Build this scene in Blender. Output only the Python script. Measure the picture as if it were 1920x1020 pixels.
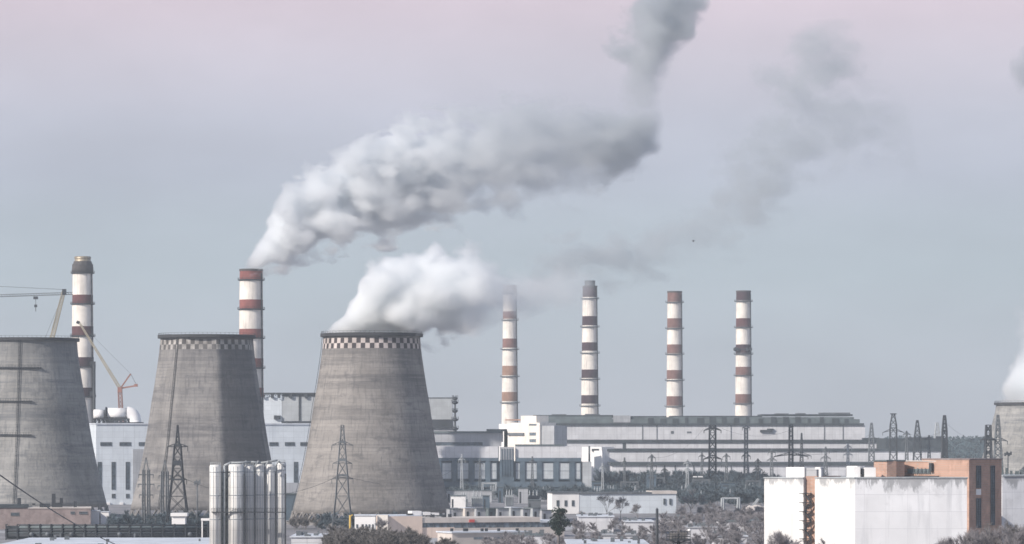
import bpy, math, random
from mathutils import Vector, Matrix, noise as mnoise
R = math.radians
rnd = random.Random(7)
sc = bpy.context.scene
for o in list(bpy.data.objects): bpy.data.objects.remove(o)

# ------------------------------------------------------------------ camera
F = 6831.0; HZ = 815.0; CH = 40.0           # focal length in pixels of the 1920 photograph, horizon row, eye height
cd = bpy.data.cameras.new('camera'); cam = bpy.data.objects.new('camera', cd)
sc.collection.objects.link(cam); sc.camera = cam
cam.location = (0, 0, CH); cam.rotation_euler = (R(90), 0, 0)
cd.sensor_width = 36; cd.lens = 36*F/1920; cd.shift_y = (HZ-510)/1920
cd.clip_start = 1; cd.clip_end = 40000

# ------------------------------------------------------------------ light
SUN_AZ, SUN_EL = R(54), R(31)               # to the left of and behind the camera
S = Vector((-math.sin(SUN_AZ)*math.cos(SUN_EL), -math.cos(SUN_AZ)*math.cos(SUN_EL), math.sin(SUN_EL)))
sd = bpy.data.lights.new('sun', 'SUN'); sun = bpy.data.objects.new('sun', sd); sc.collection.objects.link(sun)
sd.energy = 5.0; sd.angle = R(0.8); sd.color = (1.0, 0.91, 0.82)
sun.rotation_euler = (-S).to_track_quat('-Z', 'Y').to_euler(); sun.location = S*500
w = bpy.data.worlds.new('World'); sc.world = w; w.use_nodes = True
nt = w.node_tree; nt.nodes.clear()
sky = nt.nodes.new('ShaderNodeTexSky'); sky.sky_type = 'NISHITA'; sky.sun_disc = False
sky.sun_elevation = SUN_EL; sky.sun_rotation = math.atan2(S.x, S.y); sky.dust_density = 2.0
tc = nt.nodes.new('ShaderNodeTexCoord'); sx = nt.nodes.new('ShaderNodeSeparateXYZ')
nt.links.new(tc.outputs['Generated'], sx.inputs[0])
mr = nt.nodes.new('ShaderNodeMapRange'); mr.inputs['From Min'].default_value = 0; mr.inputs['From Max'].default_value = 0.5
nt.links.new(sx.outputs['Z'], mr.inputs['Value'])
rp = nt.nodes.new('ShaderNodeValToRGB'); nt.links.new(mr.outputs[0], rp.inputs[0])
SKY = [(0.0, (.52, .54, .60)), (.036, (.50, .54, .605)), (.09, (.475, .55, .615)), (.118, (.49, .55, .63)),
       (.142, (.505, .535, .64)), (.172, (.58, .585, .69)), (.205, (.675, .62, .71)), (.245, (.80, .655, .735)), (.34, (.60, .55, .68)), (.55, (.34, .385, .52)), (1.0, (.22, .30, .45))]
el = rp.color_ramp.elements
el[0].position, el[0].color = SKY[0][0], (*SKY[0][1], 1); el[1].position, el[1].color = 1.0, (*SKY[-1][1], 1)
for p_, c_ in SKY[1:-1]:
    e = el.new(p_); e.color = (*c_, 1)
sn = nt.nodes.new('ShaderNodeTexNoise'); sn.inputs['Scale'].default_value = 14; sn.inputs['Detail'].default_value = 7
mp = nt.nodes.new('ShaderNodeMapping'); mp.inputs['Scale'].default_value = (1, 1, 2.5)
nt.links.new(tc.outputs['Generated'], mp.inputs[0]); nt.links.new(mp.outputs[0], sn.inputs['Vector'])
m2 = nt.nodes.new('ShaderNodeMapRange'); m2.inputs['From Min'].default_value = .3; m2.inputs['From Max'].default_value = .7
m2.inputs['To Min'].default_value = .91; m2.inputs['To Max'].default_value = 1.07
nt.links.new(sn.outputs['Fac'], m2.inputs['Value'])
vm = nt.nodes.new('ShaderNodeVectorMath'); vm.operation = 'SCALE'
nt.links.new(rp.outputs['Color'], vm.inputs[0]); nt.links.new(m2.outputs[0], vm.inputs['Scale'])
vs = nt.nodes.new('ShaderNodeVectorMath'); vs.operation = 'SCALE'; vs.inputs['Scale'].default_value = .10
nt.links.new(sky.outputs[0], vs.inputs[0])
mx = nt.nodes.new('ShaderNodeMix'); mx.data_type = 'RGBA'; mx.inputs['Factor'].default_value = .88
nt.links.new(vs.outputs[0], mx.inputs['A']); nt.links.new(vm.outputs[0], mx.inputs['B'])
bg = nt.nodes.new('ShaderNodeBackground'); bg.inputs['Strength'].default_value = 1.0
wo = nt.nodes.new('ShaderNodeOutputWorld')
nt.links.new(mx.outputs['Result'], bg.inputs[0]); nt.links.new(bg.outputs[0], wo.inputs[0])
vsn = sc.view_settings; vsn.view_transform = 'Standard'; vsn.look = 'None'; vsn.gamma = 1; vsn.exposure = 0.0; vsn.use_curve_mapping = False
cy = sc.cycles
cy.use_denoising = True; cy.max_bounces = 24; cy.diffuse_bounces = 3; cy.glossy_bounces = 2; cy.volume_bounces = 24
cy.transparent_max_bounces = 8; cy.volume_step_rate = 0.5; cy.volume_max_steps = 256; cy.use_adaptive_sampling = True
sc.render.filter_size = 1.9 if hasattr(sc.render, 'filter_size') else 1.5
cy.filter_width = 1.6

# ------------------------------------------------------------------ measuring helpers (photo pixel + distance -> metres)
def X(px, Y): return (px-960)*Y/F
def Z(py, Y): return CH-(py-HZ)*Y/F
def GY(py): return CH*F/(py-HZ)

# ------------------------------------------------------------------ materials
def lerp_nodes(nt, a, b, fac):
    m = nt.nodes.new('ShaderNodeMix'); m.data_type = 'RGBA'
    for sock, v in (('A', a), ('B', b)):
        if isinstance(v, tuple): m.inputs[sock].default_value = (*v, 1)
        else: nt.links.new(v, m.inputs[sock])
    if isinstance(fac, (int, float)): m.inputs['Factor'].default_value = fac
    else: nt.links.new(fac, m.inputs['Factor'])
    return m.outputs['Result']
def rng(nt, v, a, b, c=0, d=1):
    m = nt.nodes.new('ShaderNodeMapRange'); m.inputs['From Min'].default_value = a; m.inputs['From Max'].default_value = b
    m.inputs['To Min'].default_value = c; m.inputs['To Max'].default_value = d
    nt.links.new(v, m.inputs['Value']); return m.outputs[0]
def mth(nt, op, a, b=None, c=None, clamp=False):
    m = nt.nodes.new('ShaderNodeMath'); m.operation = op; m.use_clamp = clamp
    for i, v in enumerate((a, b, c)):
        if v is None: continue
        if isinstance(v, (int, float)): m.inputs[i].default_value = v
        else: nt.links.new(v, m.inputs[i])
    return m.outputs[0]
def noise(nt, vec, scale, detail=4, sc3=None, rough=.55):
    if sc3:
        mp = nt.nodes.new('ShaderNodeMapping'); mp.inputs['Scale'].default_value = sc3
        nt.links.new(vec, mp.inputs[0]); vec = mp.outputs[0]
    n = nt.nodes.new('ShaderNodeTexNoise'); n.inputs['Scale'].default_value = scale
    n.inputs['Detail'].default_value = detail; n.inputs['Roughness'].default_value = rough
    nt.links.new(vec, n.inputs['Vector']); return n.outputs['Fac']
def newmat(name):
    m = bpy.data.materials.new(name); m.use_nodes = True; nt = m.node_tree
    b = nt.nodes['Principled BSDF']; tc = nt.nodes.new('ShaderNodeTexCoord')
    return m, nt, b, tc.outputs['Object']
def paint(name, col, rough=.75, var=.18, dirt=None, dirt_amt=.35, streak=(.35, .35, .05), scale=1.0, metal=0, joints=None, jcol=None, top=None):
    """paint / panel / stone: base colour with cloudy variation, vertical weather streaks and optional panel joints (spacing x, z)"""
    m, nt, b, V = newmat(name)
    dk = tuple(c*(1-var) for c in col); lt = tuple(min(1, c*(1+var*.6)) for c in col)
    c = lerp_nodes(nt, dk, lt, rng(nt, noise(nt, V, .12*scale, 5), .35, .65))
    dcol = dirt or tuple(x*.45 for x in col)
    s = rng(nt, noise(nt, V, 1.0*scale, 4, streak), .52, .72, 0, dirt_amt)
    c = lerp_nodes(nt, c, dcol, s)
    if joints:
        sp = nt.nodes.new('ShaderNodeSeparateXYZ'); nt.links.new(V, sp.inputs[0])
        for ax, step, wd in joints:
            fr = mth(nt, 'FRACT', mth(nt, 'DIVIDE', sp.outputs[ax], step))
            ln = mth(nt, 'LESS_THAN', fr, wd/step)
            c = lerp_nodes(nt, c, jcol or tuple(x*.5 for x in col), mth(nt, 'MULTIPLY', ln, .6))
        # each panel a slightly different tone
        wn = nt.nodes.new('ShaderNodeTexWhiteNoise'); wn.noise_dimensions = '2D'
        cx_ = nt.nodes.new('ShaderNodeCombineXYZ')
        ks = {ax: mth(nt, 'FLOOR', mth(nt, 'DIVIDE', sp.outputs[ax], step)) for ax, step, _ in joints}
        for i, ax in enumerate(ks): nt.links.new(ks[ax], cx_.inputs[i])
        nt.links.new(cx_.outputs[0], wn.inputs['Vector'])
        c = lerp_nodes(nt, c, tuple(x*.8 for x in col), rng(nt, wn.outputs['Value'], 0, 1, 0, .4))
    if top:                                     # soot washed down from the roof edge in uneven tongues
        sp = nt.nodes.new('ShaderNodeSeparateXYZ'); nt.links.new(V, sp.inputs[0])
        n1 = noise(nt, V, 1.0, 8, (.30, .30, .09), .72)
        e = mth(nt, 'ADD', rng(nt, sp.outputs['Z'], top[0], top[1], -.32, .16), n1)
        c = lerp_nodes(nt, c, (.30, .31, .325), rng(nt, e, .53, .62, 0, .8))
        c = lerp_nodes(nt, c, (.50, .51, .53), rng(nt, noise(nt, V, .10, 6, None, .65), .57, .66, 0, .45))
    nt.links.new(c, b.inputs['Base Color']); b.inputs['Roughness'].default_value = rough
    b.inputs['Metallic'].default_value = metal
    b.inputs['Specular IOR Level'].default_value = .3
    return m
def concrete(name, col, dark, seed=0, shade_wedge=None):
    """cast tower shell: pour lifts, formwork joints, rain streaks, pale and dark patches"""
    m, nt, b, V = newmat(name)
    mp = nt.nodes.new('ShaderNodeMapping'); mp.inputs['Location'].default_value = (seed*37, seed*11, seed*5)
    nt.links.new(V, mp.inputs[0]); V2 = mp.outputs[0]
    sp = nt.nodes.new('ShaderNodeSeparateXYZ'); nt.links.new(V, sp.inputs[0])
    ang = mth(nt, 'ARCTAN2', sp.outputs['Y'], sp.outputs['X'])
    zf = mth(nt, 'DIVIDE', sp.outputs['Z'], 1.55)
    lift = mth(nt, 'FLOOR', zf)
    cb = nt.nodes.new('ShaderNodeCombineXYZ'); nt.links.new(lift, cb.inputs[0]); cb.inputs[1].default_value = seed
    wn = nt.nodes.new('ShaderNodeTexWhiteNoise'); wn.noise_dimensions = '2D'; nt.links.new(cb.outputs[0], wn.inputs['Vector'])
    pn = mth(nt, 'FLOOR', mth(nt, 'MULTIPLY', ang, 11))
    cb2 = nt.nodes.new('ShaderNodeCombineXYZ'); nt.links.new(mth(nt, 'FLOOR', mth(nt, 'DIVIDE', sp.outputs['Z'], 4.65)), cb2.inputs[0]); nt.links.new(pn, cb2.inputs[1])
    wn2 = nt.nodes.new('ShaderNodeTexWhiteNoise'); wn2.noise_dimensions = '2D'; nt.links.new(cb2.outputs[0], wn2.inputs['Vector'])
    lt = tuple(min(1, x*1.28) for x in col)
    c = lerp_nodes(nt, tuple(x*.8 for x in col), lt, rng(nt, noise(nt, V2, .05, 6, (1, 1, .8), .6), .36, .64))
    c = lerp_nodes(nt, c, dark, rng(nt, wn.outputs['Value'], .3, 1, 0, .30))
    c = lerp_nodes(nt, c, lt, rng(nt, wn2.outputs['Value'], .55, 1, 0, .30))
    c = lerp_nodes(nt, c, dark, rng(nt, noise(nt, V2, 1.0, 5, (.012, .012, .16), .7), .50, .66, 0, .60))    # damp pour bands
    c = lerp_nodes(nt, c, lt, rng(nt, noise(nt, V2, 1.0, 4, (.03, .03, .45), .7), .54, .66, 0, .5))
    c = lerp_nodes(nt, c, dark, rng(nt, noise(nt, V2, .9, 4, (1, 1, .035)), .52, .70, 0, .50))     # rain streaks
    c = lerp_nodes(nt, c, dark, rng(nt, noise(nt, V2, .22, 6, (.5, .5, 1.6), .65), .56, .68, 0, .55))
    c = lerp_nodes(nt, c, lt, rng(nt, noise(nt, V2, .16, 5, (.6, .6, 1.5), .6), .60, .70, 0, .5))
    ln = mth(nt, 'LESS_THAN', mth(nt, 'FRACT', zf), .10)
    brk = rng(nt, noise(nt, V2, .12, 3), .45, .55)
    c = lerp_nodes(nt, c, dark, mth(nt, 'MULTIPLY', mth(nt, 'MULTIPLY', ln, brk), .5))
    ln2 = mth(nt, 'LESS_THAN', mth(nt, 'FRACT', mth(nt, 'MULTIPLY', ang, 11)), .035)
    c = lerp_nodes(nt, c, dark, mth(nt, 'MULTIPLY', ln2, .35))
    # soot and damp below the rim
    top = mth(nt, 'ADD', sp.outputs['Z'], mth(nt, 'MULTIPLY', noise(nt, V2, .5, 4, (1, 1, .1)), 22))
    c = lerp_nodes(nt, c, dark, rng(nt, top, 82, 96, 0, .5))
    if shade_wedge:                                       # painted shade: base colour darkened on the flank turned from the sun
        a0, a1, amt = shade_wedge
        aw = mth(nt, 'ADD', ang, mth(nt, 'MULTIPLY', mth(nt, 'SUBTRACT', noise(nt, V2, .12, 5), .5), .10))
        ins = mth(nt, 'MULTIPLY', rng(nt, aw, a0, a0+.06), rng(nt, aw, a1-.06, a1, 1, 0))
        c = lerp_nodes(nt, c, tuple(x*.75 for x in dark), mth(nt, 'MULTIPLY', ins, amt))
    nt.links.new(c, b.inputs['Base Color']); b.inputs['Roughness'].default_value = .92
    b.inputs['Specular IOR Level'].default_value = .15
    bm = nt.nodes.new('ShaderNodeBump'); bm.inputs['Strength'].default_value = .6; bm.inputs['Distance'].default_value = .4
    nt.links.new(noise(nt, V2, .5, 6), bm.inputs['Height']); nt.links.new(bm.outputs[0], b.inputs['Normal'])
    return m
def brick(name, col, mortar):
    m, nt, b, V = newmat(name)
    br = nt.nodes.new('ShaderNodeTexBrick'); br.inputs['Scale'].default_value = 1.0
    br.inputs['Brick Width'].default_value = 1.2; br.inputs['Row Height'].default_value = .5; br.inputs['Mortar Size'].default_value = .05
    br.inputs['Color1'].default_value = (*col, 1); br.inputs['Color2'].default_value = (*[c*.82 for c in col], 1); br.inputs['Mortar'].default_value = (*mortar, 1)
    cb = nt.nodes.new('ShaderNodeCombineXYZ'); sp = nt.nodes.new('ShaderNodeSeparateXYZ'); nt.links.new(V, sp.inputs[0])
    nt.links.new(mth(nt, 'ADD', sp.outputs['X'], sp.outputs['Y']), cb.inputs[0]); nt.links.new(sp.outputs['Z'], cb.inputs[1])
    nt.links.new(cb.outputs[0], br.inputs['Vector'])
    c = lerp_nodes(nt, br.outputs['Color'], tuple(x*.55 for x in col), rng(nt, noise(nt, V, .8, 5, (.6, .6, .25)), .5, .7, 0, .6))
    c = lerp_nodes(nt, c, tuple(min(1, x*1.25+.03) for x in col), rng(nt, noise(nt, V, .35, 4), .52, .66, 0, .5))
    nt.links.new(c, b.inputs['Base Color']); b.inputs['Roughness'].default_value = .9
    return m
def glass(name, col=(.05, .065, .08)):
    m, nt, b, V = newmat(name)
    c = lerp_nodes(nt, col, tuple(x*2.2 for x in col), rng(nt, noise(nt, V, .5, 3), .4, .7))
    nt.links.new(c, b.inputs['Base Color']); b.inputs['Roughness'].default_value = .25
    return m
M = {}
M['tower_a'] = concrete('weathered_concrete', (.30, .297, .287), (.115, .125, .14), 1)
M['tower_b'] = concrete('grey_concrete', (.24, .232, .226), (.09, .092, .105), 2, shade_wedge=(-1.24, -.2, .45))
M['tower_c'] = concrete('warm_concrete', (.262, .247, .234), (.105, .105, .11), 3)
M['rim'] = paint('rim_dark', (.055, .058, .065), .8)
M['checker_faint_dark'] = paint('checker_faint_dark', (.13, .125, .125), .8, .4)
M['checker_faint'] = paint('checker_faint', (.40, .385, .37), .8, .4, (.15, .14, .13), .7, scale=3)
M['checker_dark'] = paint('checker_dark', (.06, .052, .056), .8, .3)
M['checker_white'] = paint('checker_white', (.56, .50, .475), .8, .3, (.25, .22, .2), .5)
M['white_paint'] = paint('chimney_white', (.82, .775, .71), .8, .14, (.36, .33, .31), .7, (.8, .8, .05), 1)
M['maroon'] = paint('chimney_maroon', (.12, .05, .052), .8, .25)
M['red'] = paint('chimney_red', (.25, .09, .08), .8, .25)
M['brown'] = paint('chimney_brown', (.33, .20, .145), .8, .25)
M['brown2'] = paint('chimney_red_brown', (.21, .115, .10), .8, .25)
M['dark_maroon'] = paint('chimney_soot_maroon', (.06, .032, .04), .8, .25)
M['soot'] = paint('sooty_lip', (.09, .085, .085), .85, .3)
M['grey_lip'] = paint('grey_chimney_lip', (.27, .26, .27), .85, .3)
M['brass'] = paint('metal_liner', (.42, .36, .27), .45, .3, metal=.5)
M['steel'] = paint('dark_steel', (.045, .052, .062), .6, .3)
M['galv'] = paint('galvanised_steel', (.13, .145, .16), .55, .3)
M['galv_pale'] = paint('pale_galvanised_steel', (.40, .43, .45), .55, .3)
M['pale_blue'] = paint('pale_blue_panels', (.68, .74, .79), .7, .08, (.42, .47, .54), .4, joints=(('X', 6, .14), ('Z', 3.2, .12)))
M['hall_wall'] = paint('hall_panels', (.66, .67, .70), .75, .12, (.38, .39, .43), .5, joints=(('X', 6, .25), ('Z', 4.0, .16)))
M['grey_box'] = paint('grey_cladding', (.45, .48, .50), .7, .15, (.28, .30, .32), .4, joints=(('X', 4, .14), ('Z', 3, .12)))
M['annex_grey'] = paint('annex_grey', (.42, .435, .46), .75, .15, (.25, .27, .3), .5, joints=(('X', 5, .2), ('Z', 6, .2)))
M['roof_dark'] = paint('dark_roofing', (.055, .068, .078), .85, .35, (.035, .04, .05), .5)
M['roof_mid'] = paint('grey_roofing', (.13, .16, .17), .85, .3, (.1, .11, .12), .5)
M['roof_pale'] = paint('pale_roofing', (.62, .66, .72), .85, .18, (.38, .41, .45), .5)
M['pier'] = paint('slate_piers', (.095, .135, .175), .8, .3)
M['curtain'] = paint('hall_glazing', (.50, .54, .57), .5, .15, (.28, .33, .36), .5, joints=(('X', 2, .12), ('Z', 2.5, .12)))
M['store_white'] = paint('store_white', (.86, .86, .84), .85, .08, (.45, .45, .45), .4, top=(20, 28.2), joints=(('X', 6, .08), ('Z', 4.7, .1)), jcol=(.7, .7, .7))
M['white_wall'] = paint('white_render', (.88, .87, .86), .85, .06, (.5, .5, .52), .35)
M['cold_white'] = paint('white_panel_wall', (.86, .875, .90), .85, .08, (.50, .52, .55), .55, (.5, .5, .05), 1, joints=(('X', 6, .10), ('Z', 4.7, .14)), jcol=(.55, .56, .6), top=(18.5, 28.2))
M['warm_white'] = paint('warm_white', (.86, .81, .74), .85, .1, (.5, .45, .4), .4)
M['peach'] = paint('peach_render', (.78, .64, .55), .85, .1, (.5, .4, .34), .4)
M['peach_pale'] = paint('pale_peach_render', (.62, .57, .53), .85, .14, (.4, .36, .33), .4)
M['brick_orange'] = brick('orange_brick', (.50, .31, .235), (.42, .35, .31))
M['brick_rose'] = brick('dull_brick', (.30, .235, .225), (.33, .29, .28))
M['glass'] = glass('window_glass')
M['glass_blue'] = glass('blue_window_glass', (.10, .125, .15))
M['silo'] = paint('silo_white', (.88, .87, .84), .9, .16, (.40, .40, .41), .5, (.9, .9, .05), 1, joints=(('Z', 3.1, .10),))
M['yellow'] = paint('yellow_paint', (.62, .42, .10), .6)
M['crane_pale'] = paint('crane_buff', (.42, .38, .29), .6, .2)
M['crane_red'] = paint('crane_red', (.30, .15, .12), .6, .2)
M['red_panel'] = paint('red_panel', (.60, .10, .09), .6, .2)
M['bark'] = paint('bark', (.20, .18, .175), .95, .3)
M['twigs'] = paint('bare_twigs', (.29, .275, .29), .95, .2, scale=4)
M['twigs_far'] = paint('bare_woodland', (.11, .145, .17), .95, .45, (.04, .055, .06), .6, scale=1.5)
M['twigs_dark'] = paint('dark_brush', (.19, .18, .175), .95, .4, scale=4)
M['pine'] = paint('pine_needles', (.035, .055, .045), .9, .4, scale=4)
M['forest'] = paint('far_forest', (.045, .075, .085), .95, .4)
def ground_mat():
    m, nt, b, V = newmat('yard_ground')
    c = lerp_nodes(nt, (.17, .168, .178), (.28, .27, .285), rng(nt, noise(nt, V, .03, 8, None, .65), .4, .6))
    c = lerp_nodes(nt, c, (.42, .43, .45), rng(nt, noise(nt, V, .014, 6, (1, .35, 1), .6), .55, .62, 0, .8))
    c = lerp_nodes(nt, c, (.08, .09, .085), rng(nt, noise(nt, V, .05, 6), .58, .66, 0, .8))
    nt.links.new(c, b.inputs['Base Color']); b.inputs['Roughness'].default_value = .95
    return m
M['ground'] = ground_mat()

# ------------------------------------------------------------------ mesh + object helpers
ORG = {}
def link(o): sc.collection.objects.link(o); return o
def tag(o, label=None, cat=None, group=None, kind=None):
    if label: o['label'] = label
    if cat: o['category'] = cat
    if group: o['group'] = group
    if kind: o['kind'] = kind
    return o
def thing(name, label, cat, loc, group=None):
    o = bpy.data.objects.new(name, None); o.location = loc; o.empty_display_size = 2
    link(o); ORG[o.name] = Vector(loc)
    return tag(o, label, cat, group)
class MB:
    def __init__(s): s.v = []; s.f = []; s.m = []; s.s = []
    def add(s, vs, fs, mi=0, sm=False):
        n = len(s.v); s.v += [Vector(p) for p in vs]
        for f in fs: s.f.append([n+i for i in f]); s.m.append(mi); s.s.append(sm)
        return s
    def hexa(s, b, t, mi=0):                    # b, t: four points each, same winding
        s.add(list(b)+list(t), [(3, 2, 1, 0), (4, 5, 6, 7), (0, 1, 5, 4), (1, 2, 6, 5), (2, 3, 7, 6), (3, 0, 4, 7)], mi); return s
    def box(s, x0, x1, y0, y1, z0, z1, mi=0):
        return s.hexa([(x0, y0, z0), (x1, y0, z0), (x1, y1, z0), (x0, y1, z0)], [(x0, y0, z1), (x1, y0, z1), (x1, y1, z1), (x0, y1, z1)], mi)
    def bar(s, a, b, t, t2=None, mi=0, n=4):
        a = Vector(a); b = Vector(b); d = (b-a)
        if d.length < 1e-6: return s
        q = d.to_track_quat('Z', 'Y'); t2 = t if t2 is None else t2
        ring = lambda c, r: [c+q @ Vector((math.cos((k+.5)*2*math.pi/n)*r, math.sin((k+.5)*2*math.pi/n)*r, 0)) for k in range(n)]
        k = .7071 if n == 4 else .5
        vs = ring(a, t*k)+ring(b, t2*k)
        fs = [(i, (i+1) % n, n+(i+1) % n, n+i) for i in range(n)]+[tuple(range(n))[::-1], tuple(range(n, 2*n))]
        return s.add(vs, fs, mi, n > 6)
    def lathe(s, cx, cy, prof, n=48, mi=None, cap0=True, cap1=True, sm=True):   # prof [(r, z)], mi per segment
        vs = []
        for r, z in prof: vs += [(cx+math.cos(2*math.pi*k/n)*r, cy+math.sin(2*math.pi*k/n)*r, z) for k in range(n)]
        b0 = len(s.v); s.v += [Vector(p) for p in vs]
        for i in range(len(prof)-1):
            for k in range(n):
                k2 = (k+1) % n
                s.f.append([b0+i*n+k, b0+i*n+k2, b0+(i+1)*n+k2, b0+(i+1)*n+k])
                s.m.append((mi[i] if isinstance(mi, list) else (mi(i, k) if callable(mi) else (mi or 0)))); s.s.append(sm)
        if cap0: s.f.append([b0+k for k in range(n)][::-1]); s.m.append(0); s.s.append(False)
        if cap1: s.f.append([b0+(len(prof)-1)*n+k for k in range(n)]); s.m.append(0 if not isinstance(mi, list) else mi[-1]); s.s.append(False)
        return s
    def pipe(s, pts, r, n=10, mi=0):
        pts = [Vector(p) for p in pts]
        for a, b in zip(pts, pts[1:]): s.bar(a, b, r*2, None, mi, n)
        return s
    def build(s, name, mats, parent=None, label=None):
        me = bpy.data.meshes.new(name)
        off = ORG.get(parent.name, Vector((0, 0, 0))) if parent else Vector((0, 0, 0))
        me.from_pydata([tuple(p-off) for p in s.v], [], s.f)
        for m in (mats if isinstance(mats, (list, tuple)) else [mats]): me.materials.append(m if not isinstance(m, str) else M[m])
        me.polygons.foreach_set('material_index', s.m); me.polygons.foreach_set('use_smooth', s.s); me.update()
        o = bpy.data.objects.new(name, me); link(o)
        if parent: o.parent = parent; ORG[o.name] = off
        else: ORG[o.name] = Vector((0, 0, 0))
        if label: o['label'] = label
        return o
    def solo(s, name, mats, loc, **kw):         # a thing that is one mesh, origin at its base
        me = bpy.data.meshes.new(name); L = Vector(loc)
        me.from_pydata([tuple(p-L) for p in s.v], [], s.f)
        for m in (mats if isinstance(mats, (list, tuple)) else [mats]): me.materials.append(M[m] if isinstance(m, str) else m)
        me.polygons.foreach_set('material_index', s.m); me.polygons.foreach_set('use_smooth', s.s); me.update()
        o = bpy.data.objects.new(name, me); o.location = L; link(o); ORG[o.name] = L
        return tag(o, **kw)
def copy_tree(o, parent=None, dloc=(0, 0, 0)):
    c = o.copy(); link(c); c.parent = parent
    if parent is None: c.location = o.location+Vector(dloc)
    for ch in [x for x in bpy.data.objects if x.parent == o]: copy_tree(ch, c)
    return c

class Wall:
    """a vertical wall plane seen between photo columns px0 (at distance Y0) and px1 (at distance Y1)"""
    def __init__(s, px0, Y0, px1, Y1):
        s.a = Vector((X(px0, Y0), Y0, 0)); s.b = Vector((X(px1, Y1), Y1, 0)); s.d = (s.b-s.a).normalized()
        s.n = Vector((s.d.y, -s.d.x, 0))        # towards the camera
    def at(s, px):                              # where the sight line of column px meets the plane
        r = Vector(((px-960)/F, 1, 0)); det = r.x*(-s.d.y)+s.d.x*r.y
        t = (s.a.x*(-s.d.y)+s.d.x*s.a.y)/det
        return r*t
    def box(s, mb, px0, px1, py0, py1, out, inn, mi=0):
        p, q = s.at(px0), s.at(px1); ym = (p.y+q.y)/2
        z1 = Z(py0, ym); z0 = Z(py1, ym) if py1 is not None else 0.0
        if z0 > z1: z0, z1 = z1, z0
        f0, f1, b1, b0 = p+s.n*out, q+s.n*out, q-s.n*inn, p-s.n*inn
        mb.hexa([(v.x, v.y, z0) for v in (f0, f1, b1, b0)], [(v.x, v.y, z1) for v in (f0, f1, b1, b0)], mi)
        return mb
    def foot(s, px0, px1):
        p = (s.at(px0)+s.at(px1))/2; return (p.x, p.y, 0)
def part(name, mat, parent, W, rects, out, inn):
    for r in rects: o = W.box(MB(), *r, out, inn).build(name, mat, parent)
    return o
def window(parent, W, x0, x1, y0, y1, nx=2, ny=1, fr='galv', gl='glass', t=.22):
    """frame with mullions as the part, its glass as the sub-part"""
    p, q = W.at(x0), W.at(x1); ym = (p.y+q.y)/2; z1, z0 = Z(y0, ym), Z(y1, ym); L = (q-p).length; d = W.d
    def B(mb, u0, u1, a, b, out, inn):
        g = [p+d*u0+W.n*out, p+d*u1+W.n*out, p+d*u1-W.n*inn, p+d*u0-W.n*inn]
        mb.hexa([(v.x, v.y, a) for v in g], [(v.x, v.y, b) for v in g])
    mb = MB()
    B(mb, 0, L, z1-t, z1, .18, .1); B(mb, 0, L, z0, z0+t, .28, .1)
    B(mb, 0, t, z0+t, z1-t, .18, .1); B(mb, L-t, L, z0+t, z1-t, .18, .1)
    for i in range(1, nx): B(mb, L*i/nx-t*.3, L*i/nx+t*.3, z0+t, z1-t, .14, .08)
    for j in range(1, ny):
        zz = z0+(z1-z0)*j/ny
        for i in range(nx): B(mb, max(t, L*i/nx+t*.3), min(L-t, L*(i+1)/nx-t*.3), zz-t*.3, zz+t*.3, .12, .06)
    f = mb.build('window', fr, parent)
    g = MB(); B(g, t*.5, L-t*.5, z0+t*.5, z1-t*.5, .05, .05); g.build('pane', gl, f)
    return f

# ================================================================== SETTING
def ground():
    mb = MB(); n = 60; xs = [-2500+5000*i/n for i in range(n+1)]; ys = [-200+6500*j/n for j in range(n+1)]
    mb.add([(x, y, 0) for y in ys for x in xs], [(j*(n+1)+i, j*(n+1)+i+1, (j+1)*(n+1)+i+1, (j+1)*(n+1)+i) for j in range(n) for i in range(n)])
    tag(mb.build('ground', 'ground'), kind='structure')
ground()
def ridge():
    mb = MB(); n = 240; rows = []
    for j, (y, k) in enumerate(((4300, 0), (4500, .5), (4750, .85), (5000, 1), (5500, .9), (6100, .6))):
        rows.append([(-2300+4600*i/n, y, k*(30+9*mnoise.noise(Vector((i*.05, j*.3, 3)))+5*mnoise.noise(Vector((i*.23, j*.7, 9))))+(0 if k else -1)) for i in range(n+1)])
    vs = [p for r in rows for p in r]
    mb.add(vs, [(j*(n+1)+i, j*(n+1)+i+1, (j+1)*(n+1)+i+1, (j+1)*(n+1)+i) for j in range(len(rows)-1) for i in range(n)], 0, True)
    tag(mb.build('hills', 'forest'), kind='structure')
ridge()

def clump(mb, c, r, n, size, rr, flat=1.0, mi=0):
    """leaf- or twig-sized faces through an uneven blob"""
    for _ in range(n):
        d = Vector((rr.gauss(0, 1), rr.gauss(0, 1), rr.gauss(0, 1))).normalized()*r*rr.random()**.45
        p = Vector(c)+Vector((d.x, d.y, d.z*flat))
        a = Vector((rr.gauss(0, 1), rr.gauss(0, 1), rr.gauss(0, 1))).normalized()
        b = a.cross(Vector((rr.gauss(0, 1), rr.gauss(0, 1), rr.gauss(0, 1)))).normalized()
        s = size*rr.uniform(.5, 1.4)
        mb.add([p-a*s, p+b*s*.6, p+a*s, p-b*s*.6], [(0, 1, 2, 3)], mi)
def far_wood():
    rr = random.Random(3); mb = MB()
    for i in range(900):
        px = rr.uniform(1640, 1900); y = rr.uniform(4250, 4900); k = (y-4250)/650
        z = k*30
        clump(mb, (X(px, y)+rr.gauss(0, 3), y, z+4), rr.uniform(4, 8), 16, 2.0, rr, .9)
    for i in range(500):
        px = rr.uniform(-20, 1940); y = rr.uniform(4300, 4900); z = (y-4250)/650*30
        clump(mb, (X(px, y), y, z+4), rr.uniform(4, 8), 9, 2.4, rr, .9)
    tag(mb.build('forest', 'forest'), 'dark blue-green woodland on the far ridge at the right horizon', 'woodland', kind='stuff')
far_wood()

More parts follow.
